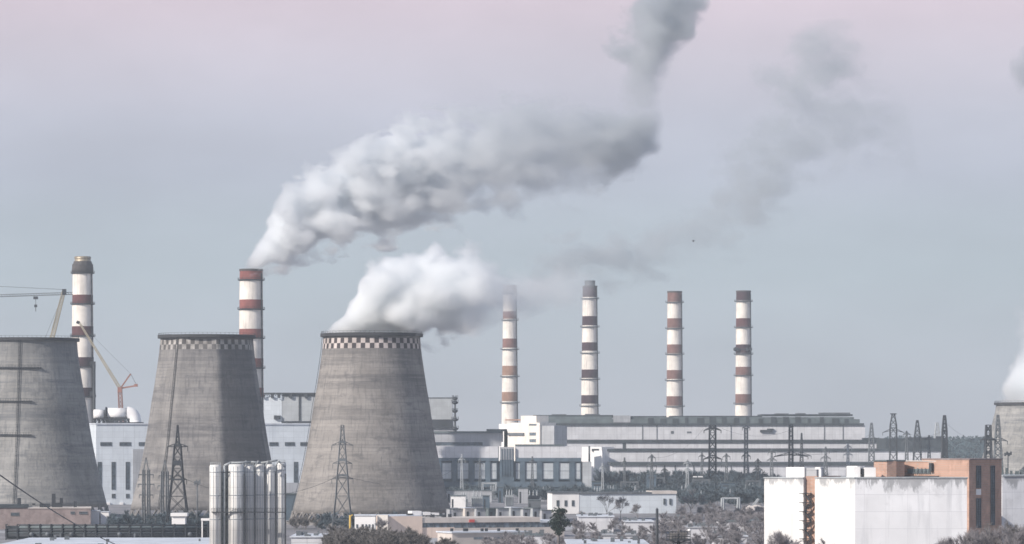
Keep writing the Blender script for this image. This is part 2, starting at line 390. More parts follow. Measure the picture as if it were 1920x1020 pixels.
def twig_tree(mb, base, h, rr, spread=.32, branches=16, tw=34, mi_b=0, mi_t=1, tsz=.9, tt=.10):
    """a bare winter tree: tapered trunk, limbs, and sprays of fine twigs"""
    base = Vector(base); top = base+Vector((rr.gauss(0, .04)*h, rr.gauss(0, .04)*h, h))
    mb.bar(base, base+(top-base)*.45, h*.035, h*.022, mi_b, 6); mb.bar(base+(top-base)*.45, top, h*.022, h*.004, mi_b, 5)
    for b in range(branches):
        t = rr.uniform(.22, .95); s = base+(top-base)*t; az = rr.uniform(0, 6.283); ln = h*spread*(1.15-t)*rr.uniform(.7, 1.3)+h*.05
        e = s+Vector((math.cos(az)*ln, math.sin(az)*ln, ln*rr.uniform(.5, 1.3)))
        mb.bar(s, e, h*.011, h*.004, mi_b, 3)
        for k in range(tw):
            u = rr.uniform(.25, 1.05); p = s+(e-s)*u
            d = Vector((rr.gauss(0, 1), rr.gauss(0, 1), rr.gauss(.5, .8))).normalized()
            l = tsz*rr.uniform(.5, 1.5); q = p+d*l+(e-s).normalized()*l*.5
            n = d.cross(Vector((rr.gauss(0, 1), rr.gauss(0, 1), rr.gauss(0, 1)))).normalized()*tt
            mb.add([p-n, p+n, q], [(0, 1, 2)], mi_t)
def thicket(name, label, regions, mats, seed, kind='stuff', cat='trees'):
    rr = random.Random(seed); mb = MB()
    for (px0, px1, Y0, Y1, n, h0, h1, br, tw, tsz, tt) in regions:
        for i in range(n):
            Y = rr.uniform(Y0, Y1); x = X(rr.uniform(px0, px1), Y)
            twig_tree(mb, (x, Y, 0), rr.uniform(h0, h1), rr, .38, br, tw, 0, 1, tsz, tt)
    tag(mb.build(name, mats), label, cat, kind=kind)

# ================================================================== COOLING TOWERS
PROF = [(35.8, 5.0), (34.6, 10), (32.6, 18), (30.6, 27), (28.9, 36), (27.3, 46), (26.0, 55), (24.6, 63), (23.4, 71), (22.4, 78), (21.9, 83.5), (21.8, 86.0)]
def radius(z, k=1, zk=1):
    z = z/zk
    for (r0, z0), (r1, z1) in zip(PROF, PROF[1:]):
        if z <= z1: return k*(r0+(r1-r0)*(z-z0)/(z1-z0))
    return k*PROF[-1][0]
def cooling_tower(px, Y, mat, label, k=1.0, zk=1.0, checker=None, poly=0, ladder_px=None, galleries=(), cols=28, left_ladder=False):
    cx = X(px, Y); t = thing('cooling_tower', label, 'cooling tower', (cx, Y, 0), 'concrete cooling towers')
    n = 136; H = 86.0*zk
    zs = sorted(set([5+(H-9.2-5)*i/26 for i in range(27)]+[H-9.2+3*i for i in (0,)]+[H-6.2, H-3.9, H-1.6, H]))
    def rad(a, z):
        r = radius(z, k, zk)
        if poly:                                # shell built of broad flat faces with softened arrises
            s = 2*math.pi/poly[0]; u = ((a-poly[1]) % s)-s/2
            f = math.cos(s/2)/math.cos(u)*1.045
            r *= 1+(f-1)*poly[2]
        return r
    vs = []; fs = []; ms = []
    for z in zs:
        for i in range(n):
            a = 2*math.pi*i/n; r = rad(a, z); vs.append((cx+math.cos(a)*r, Y+math.sin(a)*r, z))
    mb = MB(); mb.v += [Vector(p) for p in vs]
    zc = [H-6.6, H-4.0, H-1.2]
    for j in range(len(zs)-1):
        for i in range(n):
            mi = 0
            if checker and zs[j] >= H-6.3 and zs[j+1] <= H-1.5:
                row = 0 if zs[j] < H-5 else 1
                mi = 1 if ((i//2)+row) % 2 else 2
            mb.f.append([j*n+i, j*n+(i+1) % n, (j+1)*n+(i+1) % n, (j+1)*n+i]); mb.m.append(mi); mb.s.append(True)
    # inner face
    b0 = len(mb.v)
    for z in (zs[0], zs[len(zs)//2], H):
        for i in range(n):
            a = 2*math.pi*i/n; r = rad(a, z)-.9; mb.v.append(Vector((cx+math.cos(a)*r, Y+math.sin(a)*r, z)))
    for j in range(2):
        for i in range(n): mb.f.append([b0+j*n+i, b0+(j+1)*n+i, b0+(j+1)*n+(i+1) % n, b0+j*n+(i+1) % n]); mb.m.append(0); mb.s.append(True)
    for lo, hi in ((0, b0), ((len(zs)-1)*n, b0+2*n)):
        for i in range(n): mb.f.append([lo+i, hi+i, hi+(i+1) % n, lo+(i+1) % n]); mb.m.append(0); mb.s.append(False)
    mb.build('shell', [mat]+(['checker_faint_dark', 'checker_faint'] if checker == 'faint' else ['checker_dark', 'checker_white']), t)
    rt = rad(0, H) if not poly else radius(H, k, zk)*1.01
    rm = MB(); rm.lathe(cx, Y, [(rt-.8, H-.7), (rt+1.3, H-.7), (rt+1.3, H+.75), (rt-.8, H+.75), (rt-.8, H-.7)], n, 0, False, False, False)
    rm.build('rim', 'rim', t)
    rl = MB()
    for i in range(0, 68):
        a = 2*math.pi*i/68; rl.bar((cx+math.cos(a)*(rt+.9), Y+math.sin(a)*(rt+.9), H+.5), (cx+math.cos(a)*(rt+.9), Y+math.sin(a)*(rt+.9), H+1.6), .1)
        a2 = 2*math.pi*(i+1)/68
        rl.bar((cx+math.cos(a)*(rt+.9), Y+math.sin(a)*(rt+.9), H+1.6), (cx+math.cos(a2)*(rt+.9), Y+math.sin(a2)*(rt+.9), H+1.6), .1)
    rl.build('railing', 'steel', t)
    c0 = None
    for i in range(cols):
        a = 2*math.pi*i/cols; b = a+math.pi/cols; r0 = radius(5, k, zk)+1.2; r1 = radius(5, k, zk)-.3
        if c0 is None:
            m = MB(); 
            for s_ in (-1, 1): m.bar((cx+r0, Y, 0), (cx+math.cos(s_*math.pi/cols)*r1, Y+math.sin(s_*math.pi/cols)*r1, 5.6), .7)
            c0 = m.build('support_column', mat, t)
        else:
            c = c0.copy(); link(c); c.parent = t; c.rotation_euler = (0, 0, a)
    bs = MB(); bs.lathe(cx, Y, [(radius(5, k, zk)+3, -.3), (radius(5, k, zk)+3, 1.1), (radius(5, k, zk)+2.2, 1.1), (radius(5, k, zk)+2.2, -.3)], 72, 0, False, False)
    bs.build('basin', mat, t)
    if ladder_px is not None or left_ladder:
        a = R(183) if left_ladder else math.asin(max(-1, min(1, (X(ladder_px, Y)-cx)/(radius(45, k, zk)))))-math.pi/2
        lm = MB(); zz = [6+i*(H-6)/40 for i in range(41)]
        ps = [Vector((cx+math.cos(a)*(rad(a % (2*math.pi), z)+.5), Y+math.sin(a)*(rad(a % (2*math.pi), z)+.5), z)) for z in zz]
        tg = Vector((-math.sin(a), math.cos(a), 0))
        for p, q in zip(ps, ps[1:]):
            lm.bar(p-tg*.5, q-tg*.5, .2); lm.bar(p+tg*.5, q+tg*.5, .2); lm.bar(p-tg*.5, p+tg*.5, .12)
        lm.build('ladder', 'steel', t)
        for py, pa, pb in galleries:
            z = Z(py, Y-radius(Z(py, Y), k, zk)); gm = MB(); r_ = radius(z, k, zk)
            aa = [math.asin(max(-.97, min(.97, (X(p, Y)-cx)/r_)))-math.pi/2 for p in (pa, pb)]
            N = 16
            for q in range(N):
                a0, a1 = aa[0]+(aa[1]-aa[0])*q/N, aa[0]+(aa[1]-aa[0])*(q+1)/N
                c_, s_ = math.cos, math.sin; r1 = r_+1.3
                gm.hexa([(cx+c_(a0)*r1, Y+s_(a0)*r1, z-.25), (cx+c_(a1)*r1, Y+s_(a1)*r1, z-.25), (cx+c_(a1)*(r_-.3), Y+s_(a1)*(r_-.3), z-.25), (cx+c_(a0)*(r_-.3), Y+s_(a0)*(r_-.3), z-.25)],
                        [(cx+c_(a0)*r1, Y+s_(a0)*r1, z+.15), (cx+c_(a1)*r1, Y+s_(a1)*r1, z+.15), (cx+c_(a1)*(r_-.3), Y+s_(a1)*(r_-.3), z+.15), (cx+c_(a0)*(r_-.3), Y+s_(a0)*(r_-.3), z+.15)])
                gm.bar((cx+c_(a0)*r1, Y+s_(a0)*r1, z), (cx+c_(a0)*r1, Y+s_(a0)*r1, z+1.2), .12)
                gm.bar((cx+c_(a0)*r1, Y+s_(a0)*r1, z+1.2), (cx+c_(a1)*r1, Y+s_(a1)*r1, z+1.2), .12)
            gm.build('gallery', 'steel', t)
    return t
cooling_tower(55, 1770, 'tower_a', 'plain grey concrete cooling tower at the far left edge with ladder and short galleries', 1.055, 1.0,
              ladder_px=48, galleries=((689, 0, 88), (752, 0, 74), (815, 0, 74)))
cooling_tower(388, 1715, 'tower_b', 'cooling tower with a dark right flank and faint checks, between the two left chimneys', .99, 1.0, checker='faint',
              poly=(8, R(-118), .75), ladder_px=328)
cooling_tower(697, 1640, 'tower_c', 'large central cooling tower with red-white checkered rim giving off white steam', 1.0, .985, checker=True, ladder_px=None, left_ladder=True)
t4 = cooling_tower(1953, 2200, 'tower_a', 'small steaming cooling tower cut off by the right edge of the photo', 1.25, .682, ladder_px=None, cols=24)

# ================================================================== CHIMNEYS
def chimney(px, Y, ytop, w_top, w_bot, y_bot, bands, label, rings=(), cap=None, lip='soot', lad=1, taper_to=None):
    """bands: (y0, y1, material) from the top down; white between them"""
    s = Y/F; cx = X(px, Y); t = thing('chimney', label, 'chimney', (cx, Y, 0), 'striped power station chimneys')
    zt, zb = Z(ytop, Y), Z(y_bot, Y); r1, r0 = w_top*s/2, w_bot*s/2
    rf = lambda z: r1+(r0-r1)*(zt-z)/(zt-zb)
    names = ['white_paint']+sorted({b[2] for b in bands}); cuts = [(Z(a, Y), Z(b, Y), names.index(m)) for a, b, m in bands]
    zs = sorted(set([0.0, zt]+[z for a, b, _ in cuts for z in (a, b)]+[zt*i/16 for i in range(16)]))
    mi = []
    for a, b in zip(zs, zs[1:]):
        mid = (a+b)/2; mi.append(next((m for hi, lo, m in cuts if lo <= mid <= hi), 0))
    mb = MB(); mb.lathe(cx, Y, [(rf(z), z) for z in zs], 48, mi, True, False)
    mb.lathe(cx, Y, [(rf(zt), zt), (rf(zt)-.7, zt), (rf(zt)-.7, zt-14)], 48, len(names), False, True)
    mb.build('shaft', names+['soot'], t)
    lp = MB(); lp.lathe(cx, Y, [(r1-.5, zt-.8), (r1+.35, zt-.8), (r1+.35, zt+.5), (r1-.5, zt+.5)], 48, 0, False, False, False); lp.build('lip', lip, t)
    for py in rings:
        z = Z(py, Y); r = rf(z); g = MB()
        q = 1.3 if Y < 3000 else 1.9
        g.lathe(cx, Y, [(r-.2, z-.7), (r+q, z-.2), (r+q, z+.3), (r-.2, z+.3)], 40, 0, False, False, False)
        for k in range(20):
            a = 2*math.pi*k/20; a2 = 2*math.pi*(k+1)/20; q = r+1.2 if Y < 3000 else r+1.8
            g.bar((cx+q*math.cos(a), Y+q*math.sin(a), z), (cx+q*math.cos(a), Y+q*math.sin(a), z+1.3), .14)
            g.bar((cx+q*math.cos(a), Y+q*math.sin(a), z+1.3), (cx+q*math.cos(a2), Y+q*math.sin(a2), z+1.3), .14)
        g.build('platform', 'galv' if Y > 3000 else 'steel', t)
    # caged ladder down the right-hand side
    a = R(-28); lm = MB(); st = 24
    for i in range(st):
        z0, z1 = 2+(zt-4)*i/st, 2+(zt-4)*(i+1)/st
        p = [Vector((cx+math.cos(a)*(rf(z)+.5), Y+math.sin(a)*(rf(z)+.5), z)) for z in (z0, z1)]
        tg = Vector((-math.sin(a), math.cos(a), 0))*.45
        lm.bar(p[0]-tg, p[1]-tg, .3); lm.bar(p[0]+tg, p[1]+tg, .3); lm.bar(p[0]-tg, p[0]+tg, .2); lm.bar(p[0]-tg, p[1]+tg, .2)
    lm.build('ladder', 'steel', t)
    if cap:
        wc, yc, mc = cap; c = MB(); c.lathe(cx, Y, [(wc*s/2, zt-1), (wc*s/2, Z(yc, Y)), (wc*s/2-.5, Z(yc, Y)), (wc*s/2-.5, zt-1)], 40, 0, False, False)
        c.lathe(cx, Y, [(wc*s/2+.25, Z(yc, Y)-1.2), (wc*s/2+.25, Z(yc, Y)-.4), (wc*s/2, Z(yc, Y)-.4)], 40, 0, False, False)
        c.build('flue_liner', mc, t)
    return t
def bulge(t, px, Y, y0, y1, k, mat):           # wider collar
    s = Y/F; cx = X(px, Y); mb = MB(); z0, z1 = Z(y1, Y), Z(y0, Y)
    mb.lathe(cx, Y, [(k*s*.8, z0-1), (k*s, z0), (k*s*.97, (z0+z1)/2), (k*s*.8, z1)], 40, 0, False, False); mb.build('collar', mat, t)
c = chimney(155, 2400, 497, 37, 43, 745, [(497, 513, 'maroon'), (553, 571, 'maroon'), (612, 631, 'maroon'), (670, 689, 'dark_maroon'), (727, 745, 'dark_maroon')],
        'tallest left chimney with a metal liner on top, behind the leftmost cooling tower', (512, 570, 630, 688, 744), (30, 481, 'brass'), 'soot')
bulge(c, 155, 2400, 490, 512, 20.5, 'soot')
# equipment bracket on its right side
eb = MB(); Yc = 2400
for py in (684, 740): eb.box(X(170, Yc), X(180, Yc), Yc-5.5, Yc-2, Z(py+4, Yc), Z(py-6, Yc))
eb.build('duct_bracket', 'steel', c)
dp = MB(); dp.pipe([(X(178, Yc), Yc-5, Z(684, Yc)), (X(178, Yc), Yc-5, 0)], 1.0); dp.build('drain_pipe', 'steel', c)
chimney(471, 2400, 506, 43, 47, 745, [(506, 525, 'red'), (562, 579, 'red'), (617, 634, 'red'), (672, 690, 'red'), (727, 745, 'red')],
        'thick red and white chimney trailing dense smoke behind the second cooling tower', (525, 580, 634, 690), None, 'soot')
chimney(956, 3400, 536, 25, 31, 788, [(536, 549, 'grey_lip'), (584, 598, 'brown2'), (635, 652, 'brown2'), (686, 704, 'brown'), (735, 752, 'brown')],
        'chimney with light brown bands, its top veiled by drifting steam', (550, 600, 655, 706, 755), None, 'grey_lip')
c = chimney(1106, 3400, 537, 27, 33, 780, [(537, 557, 'dark_maroon'), (593, 610, 'dark_maroon'), (642, 658, 'dark_maroon'), (693, 709, 'dark_maroon'), (741, 757, 'dark_maroon')],
        'chimney with blackish maroon bands and a narrow grey flue on top', (560, 613, 662, 711, 761), (20, 526, 'galv'), 'soot')
chimney(1265, 3400, 547, 27, 31, 780, [(547, 566, 'brown2'), (597, 615, 'brown2'), (646, 663, 'brown2'), (694, 711, 'brown2'), (743, 761, 'brown2')],
        'third of the four far chimneys, red-brown bands and soiled white top section', (567, 616, 664, 713, 762))
c = chimney(1394, 3400, 546, 27, 31, 780, [(546, 564, 'dark_maroon'), (597, 614, 'maroon'), (646, 664, 'dark_maroon'), (688, 704, 'brown2'), (739, 757, 'brown2')],
        'rightmost striped chimney carrying antennas on its middle band', (565, 614, 664, 704, 757))
am = MB(); Yc = 3400; z = Z(655, Yc)
for dx in (-8.2, -6, 3, 6.5): am.box(X(1394, Yc)+dx-.9, X(1394, Yc)+dx+.9, Yc-8.2, Yc-6.2, z-1.6, z+1.4)
am.bar((X(1394, Yc)-9, Yc-7.2, z), (X(1394, Yc)+8, Yc-7.2, z), .5)
am.build('antenna', 'steel', c)
an = MB(); an.lathe(X(1379, Yc), Yc-2, [(.1, z-2.2), (1.9, z-1.2), (2.2, z), (1.9, z+1.2), (.1, z+2.2)], 12); an.bar((X(1379, Yc), Yc-2, z), (X(1385, Yc), Yc-2, z), .7)
an.build('antenna', 'steel', c)

# ================================================================== BOILER HOUSE (pale blue) AND PRECIPITATORS
W = Wall(180, 2080, 640, 2112)
bh = thing('boiler_house', 'long pale blue boiler house with dark slot windows behind the cooling towers', 'industrial building', W.foot(180, 640))
part('wall', 'pale_blue', bh, W, [(180, 700, 796, None)], 0, 60)
part('parapet', 'roof_pale', bh, W, [(179, 700, 793.5, 796)], .6, 60.5)
W2 = Wall(171, 2110, 179.2, 2082)
part('side_wing', 'white_wall', bh, W2, [(171, 179.2, 796, None)], 0, 1.2)
for x0, x1 in ((188, 210), (224, 246), (260, 282), (296, 318), (505, 522), (534, 553), (563, 582), (592, 612)):
    window(bh, W, x0, x1, 829, 836, 3, 1)
for x in (187, 213, 239.5, 265, 291, 531, 555, 580): window(bh, W, x-4, x+4, 866, 918, 1, 9)
for x in (213, 239.5, 265): window(bh, W, x-3.5, x+3.5, 926, 934, 1, 2)
for x in (215, 240, 263): window(bh, W, x-4, x+4, 950, 972, 1, 3)
part('pilaster', 'white_wall', bh, W, [(x-3, x+3, 942, None) for x in (203, 228, 251)], .9, 0)
part('service_panel', 'annex_grey', bh, W, [(249, 330, 842, None)], .35, 0)
part('base_block', 'annex_grey', bh, W, [(500, 640, 905, None)], 3.5, 0)
# white duct with an elbow, on dark steelwork on the roof
Yd = 2095; zc = Z(777, Yd)
dt = thing('flue_duct', 'fat white roof duct with a down-turned elbow on dark steelwork', 'duct', (X(215, Yd), Yd, Z(794, Yd)))
def torus_arc(mb, c, R0, r, a0, a1, n=10, m=20):
    rings = []
    for i in range(n+1):
        a = a0+(a1-a0)*i/n; cc = Vector(c)+Vector((math.cos(a)*R0, 0, math.sin(a)*R0)); rad_ = Vector((math.cos(a), 0, math.sin(a)))
        rings.append([cc+rad_*math.cos(2*math.pi*k/m)*r+Vector((0, 1, 0))*math.sin(2*math.pi*k/m)*r for k in range(m)])
    b0 = len(mb.v); mb.v += [p for q in rings for p in q]
    for i in range(n):
        for k in range(m): mb.f.append([b0+i*m+k, b0+i*m+(k+1) % m, b0+(i+1)*m+(k+1) % m, b0+(i+1)*m+k]); mb.m.append(0); mb.s.append(True)
mb = MB(); mb.bar((X(176, Yd), Yd, zc), (X(196, Yd), Yd, zc), 5.6, None, 0, 24); mb.bar((X(202, Yd), Yd, zc+.6), (X(240, Yd), Yd, zc+.6), 6.2, None, 0, 24)
mb.build('pipe', 'white_wall', dt)
mb = MB(); torus_arc(mb, (X(239, Yd), Yd, zc-3.4), 4.0, 3.9, R(90), R(0)); mb.bar((X(239, Yd)+4.0, Yd, zc-3.4), (X(239, Yd)+4.0, Yd, Z(796, Yd)), 7.8, None, 0, 24)
mb.build('elbow', 'white_wall', dt)
mb = MB(); mb.bar((X(198, Yd), Yd, zc), (X(200.5, Yd), Yd, zc), 8.6, None, 0, 24); mb.build('flange', 'steel', dt)
mb = MB()
mb.box(X(176, Yd), X(244, Yd), Yd-3.4, Yd+3.4, Z(787, Yd), Z(784.5, Yd)); mb.box(X(196, Yd), X(268, Yd), Yd-4, Yd+4, Z(794, Yd), Z(791.5, Yd))
for i in range(9):
    x = X(178+8*i, Yd); mb.bar((x, Yd-3, Z(795, Yd)), (x, Yd-3, Z(785, Yd)), .7); mb.bar((x, Yd-3, Z(794, Yd)), (x+2.4, Yd-3, Z(786, Yd)), .45); mb.bar((x, Yd+3, Z(795, Yd)), (x, Yd+3, Z(785, Yd)), .7)
for i in range(5): mb.box(X(205+7*i, Yd), X(209+7*i, Yd), Yd-3.6, Yd-2, Z(791.5, Yd), Z(786, Yd))
mb.build('steelwork', 'steel', dt)
# upper tower block with gable, grey precipitator boxes, conveyor, seen either side of the central cooling tower
Yp = 2620; W = Wall(488, Yp, 860, Yp)
tb = thing('transfer_tower', 'pale sheet-clad block with a gabled top right of the second cooling tower', 'industrial building', W.foot(488, 529))
mb = MB(); W.box(mb, 486, 528.5, 750, None, 0, 14)
a, b = W.at(486), W.at(528.5); m_ = (a+b)/2; zz = Z(750, Yp); z2 = Z(742, Yp)
mb.add([(a.x, a.y, zz), (b.x, b.y, zz), (m_.x, m_.y, z2), (a.x, a.y+14, zz), (b.x, b.y+14, zz), (m_.x, m_.y+14, z2)], [(0, 1, 2), (5, 4, 3), (0, 2, 5, 3), (1, 4, 5, 2)])
mb.build('wall', 'pale_blue', tb)
part('canopy', 'steel', tb, W, [(514, 526, 779, 786)], 2, 0)
pr = thing('precipitator', 'row of big grey clad boxes with black soffits above the pale blue roof', 'industrial plant', W.foot(529, 856))
part('casing', 'grey_box', pr, W, [(529, 560, 743, 789.5), (563.5, 640, 743, 789.5), (700, 848, 747, 786.5)], 0, 16)
part('soffit', 'steel', pr, W, [(528, 562, 789.5, 796), (562, 640, 789.5, 801), (700, 849, 786.5, 803)], 1, 17)
part('parapet', 'galv', pr, W, [(529, 640, 737, 742.6), (700, 848, 745, 746.8)], .3, 16)
part('column', 'steel', pr, W, [(560, 563.5, 738, 789)], .6, 1)
part('lower_wall', 'annex_grey', pr, W, [(563, 700, 801, 830), (700, 850, 803, None)], -.5, 15)
mb = MB()
for i in range(26):
    px = 489+i*4; mb.bar((X(px, Yp), Yp-1, Z(742, Yp)), (X(px+2, Yp), Yp-1, Z(738, Yp)), .4); mb.bar((X(px+2, Yp), Yp-1, Z(738, Yp)), (X(px+4, Yp), Yp-1, Z(742, Yp)), .4)
mb.bar((X(487, Yp), Yp-1, Z(737.5, Yp)), (X(600, Yp), Yp-1, Z(737.5, Yp)), .9)
for px in (494, 511, 523, 545, 574): mb.box(X(px, Yp)-1, X(px, Yp)+1, Yp-2, Yp, Z(746, Yp), Z(738, Yp))
mb.solo('pipe_gantry', 'steel', (X(540, Yp), Yp-1, Z(742, Yp)), label='dark lattice pipe gantry running along the top of the grey boxes', cat='gantry')
vt = thing('vent_stack', 'knobbly dark vent stack at the right end of the grey boxes', 'vent stack', (X(853, 2600), 2600, 0))
mb = MB(); cx, Yv = X(853, 2600), 2600
mb.lathe(cx, Yv, [(1.5, Z(830, Yv)), (1.5, Z(812, Yv)), (.9, Z(800, Yv)), (.7, Z(760, Yv)), (.7, Z(744, Yv))], 14); mb.bar((cx, Yv, 0), (cx, Yv, Z(829, Yv)), 3.0, None, 0, 12)
mb.build('pipe', 'galv', vt)
for py, r in ((804, 2.4), (787, 2.4), (771, 1.9), (755, 2.2), (747, 1.9)):
    mb = MB(); z = Z(py, Yv); mb.lathe(cx, Yv, [(.8, z-1.2), (r, z-.5), (r, z+.4), (.8, z+1.2)], 14)
    for k in range(6): mb.bar((cx+r*math.cos(k), Yv+r*math.sin(k), z), (cx+r*math.cos(k)*1.05, Yv+r*math.sin(k), z+2.2), .35)
    mb.build('joint_platform', 'steel', vt)

# ================================================================== TURBINE HALLS
W = Wall(1000, 3100, 1620, 3100)
th = thing('turbine_hall', 'tall pale turbine hall with a dark monitor roof under the four far chimneys', 'industrial building', W.foot(1000, 1620))
part('wall', 'hall_wall', th, W, [(1010, 1622, 797.5, None)], 0, 70)
part('roof', 'roof_mid', th, W, [(1003, 1612, 786, 793.5)], .5, 68)
part('eaves', 'roof_dark', th, W, [(1008, 1620, 793.5, 797.5)], 1.4, 71)
part('roof_edge', 'roof_dark', th, W, [(1000, 1150, 778, 781), (1150, 1250, 780, 782.4), (1260, 1430, 779.5, 782), (1430, 1600, 776.5, 780)], -6, 66)
part('monitor', 'roof_mid', th, W, [(1003, 1148, 781, 786), (1184, 1602, 782, 786)], -4, 66)
part('monitor_end', 'annex_grey', th, W, [(1150, 1182, 779, 792)], 1, 20)
r2 = random.Random(5)
part('roof_unit', 'roof_dark', th, W, [(x, x+r2.uniform(6, 13), 781+r2.uniform(0, 4), 793) for x in range(1215, 1600, 23)], 1.0, -.2)
for x0, x1, y0 in ((1035, 1062, 776.5), (1098, 1125, 776), (1456, 1480, 775), (1496, 1512, 774.5), (1540, 1596, 773.5)):
    part('roof_hatch', 'galv', th, W, [(x0, x1, y0, y0+3.5)], -8, 30)
part('downpipe', 'galv', th, W, [(x, x+1.2, 797.5, 826) for x in (1204, 1231, 1370, 1545, 1580)], .4, 0)
part('wall_duct', 'steel', th, W, [(1425, 1448, 806, 810), (1438, 1450, 803.5, 806)], 2.0, 0)
part('wall_stain', 'galv', th, W, [(1258, 1263, 808, 813), (1288, 1296, 809, 812)], .3, 0)
W = Wall(1035, 3050, 1650, 3050)
t2 = thing('bunker_bay', 'pale stepped bay with a dark roof edge in front of the turbine hall', 'industrial building', W.foot(1035, 1650))
part('wall', 'hall_wall', t2, W, [(1036, 1645, 830, None)], 0, 47)
part('eaves', 'roof_dark', t2, W, [(1034, 1650, 824.5, 829.9)], 1.2, 47)
part('roof_plant', 'roof_dark', t2, W, [(1618, 1648, 821, 824.4)], 0, 10)
W = Wall(1088, 2950, 1770, 2950)
t3 = thing('heater_bay', 'lower pale bay running right to the dark pylon, brilliant white at its left end', 'industrial building', W.foot(1088, 1770))
part('wall', 'hall_wall', t3, W, [(1128, 1768, 846, None)], 0, 95)
part('eaves', 'roof_dark', t3, W, [(1110, 1770, 841.5, 845.9)], 1.2, 96)
part('end_bay', 'white_wall', t3, Wall(1088, 2973, 1128, 2946), [(1088, 1128, 838, None)], 0, 12)
part('end_pier', 'white_wall', t3, Wall(1114, 2946, 1129, 2938), [(1114, 1129, 845, 890)], 0, 3)
part('riser', 'galv', t3, W, [(1103, 1106.5, 836, 866)], 5.5, -4.5)
part('dark_bay', 'roof_dark', t3, W, [(1662, 1768, 822, 841.5)], -5, 80)
part('roof_ledge', 'steel', t3, W, [(1700, 1748, 820, 823.5), (1760, 1772, 818, 824)], -4.4, 20)
part('stack_base', 'roof_dark', t3, W, [(1168, 1174, 829, 841)], -1, 8)
W = Wall(1145, 2850, 1655, 2850)
t5 = thing('pump_bay', 'lowest pale bay with a dark ledge, half hidden by trees and masts', 'industrial building', W.foot(1145, 1655))
part('wall', 'hall_wall', t5, W, [(1148, 1760, 873, None)], 0, 95)
part('eaves', 'roof_dark', t5, W, [(1145, 1655, 867.5, 872.9)], 1.4, 96)
part('downpipe', 'galv', t5, W, [(x, x+1.6, 873, 892) for x in (1265, 1300, 1370, 1402, 1416, 1500)], .5, 0)
W = Wall(935, 2918, 1012, 2890)
wb = thing('stair_block', 'sunlit white block stepping up left of the long turbine hall', 'building', W.foot(935, 1010))
part('wall', 'warm_white', wb, W, [(953, 1012, 792.5, None)], 0, 20)
part('upper_wall', 'warm_white', wb, W, [(972, 1001, 779.5, 792.5)], -3, 18)
part('left_annex', 'white_wall', wb, W, [(934, 953, 795, None)], -1, 18)
part('roof_band', 'brown', wb, W, [(938, 968, 786, 788.5)], -6, 18)
part('canopy', 'galv', wb, W, [(953, 983, 811.5, 816)], 1.5, 0)
part('grey_return', 'annex_grey', wb, W, [(1012, 1036, 798, None)], -2, 18)
for y0 in (811, 823.5): window(wb, W, 993, 1005, y0, y0+5.5, 4, 1, gl='glass_blue')
window(wb, W, 992.2, 1006, 790.8+4, 790.8+7, 4, 1, gl='glass_blue')

# ================================================================== CENTRAL BUILDING WITH PIERS
W = Wall(800, 2500, 1100, 2500)
cb = thing('machine_hall', 'low grey hall with tall windows between slate piers, right of the steaming tower', 'industrial building', W.foot(800, 1100))
part('wall', 'hall_wall', cb, W, [(790, 934, 837, 858.5), (966, 1091, 836, 858.5)], 0, 40)
part('upper_wall', 'annex_grey', cb, W, [(800, 943, 812, 829), (905, 940, 829, 837)], -5, 40)
part('ribbon_window', 'glass', cb, W, [(800, 905, 829, 835.5)], -5.2, 20)
part('sill_wall', 'annex_grey', cb, W, [(800, 905, 835.5, 837)], -4.8, 20)
part('roof', 'roof_mid', cb, W, [(912, 951, 804.5, 808.5), (812, 943, 808.5, 812)], -4, 40)
part('duct', 'galv', cb, W, [(945, 952, 808.5, 838)], -3, 3)
part('coping', 'roof_mid', cb, W, [(966, 1058, 833.5, 836)], .5, 40)
part('lintel', 'pier', cb, W, [(790, 934, 858.5, 864.5), (966, 1090, 858.5, 865.5)], 1.2, 2)
part('rear_wall', 'pier', cb, W, [(790, 1091, 865, None)], -2.0, 30)
for px in (823, 852, 884, 915, 980, 1012, 1043, 1073): part('pier', 'pier', cb, W, [(px-4.5, px+4.5, 864.5, None)], 1.0, 2)
for a_, b_ in ((827.5, 847.5), (856.5, 879.5), (888.5, 910.5), (919.5, 932), (966, 975.5), (984.5, 1007.5), (1016.5, 1038.5), (1047.5, 1068.5), (1077.5, 1089)):
    window(cb, W, a_, b_, 867, 899, 1, 2, 'pier', M['curtain'], .5)
part('plinth', 'pier', cb, W, [(790, 1090, 903, 913)], 2.6, 2)
part('stair_tower', 'annex_grey', cb, W, [(937, 964, 838, 862)], 2.2, 12)
part('stair_tower_base', 'pier', cb, W, [(937, 964, 862, None)], 2.2, 12)
part('stair_rib', 'pier', cb, W, [(x, x+1.4, 841, 893) for x in (940, 945, 950, 955, 960)], 2.8, -2.2)
part('end_wall', 'grey_box', cb, W, [(1092, 1109, 866, None)], 1, 20)

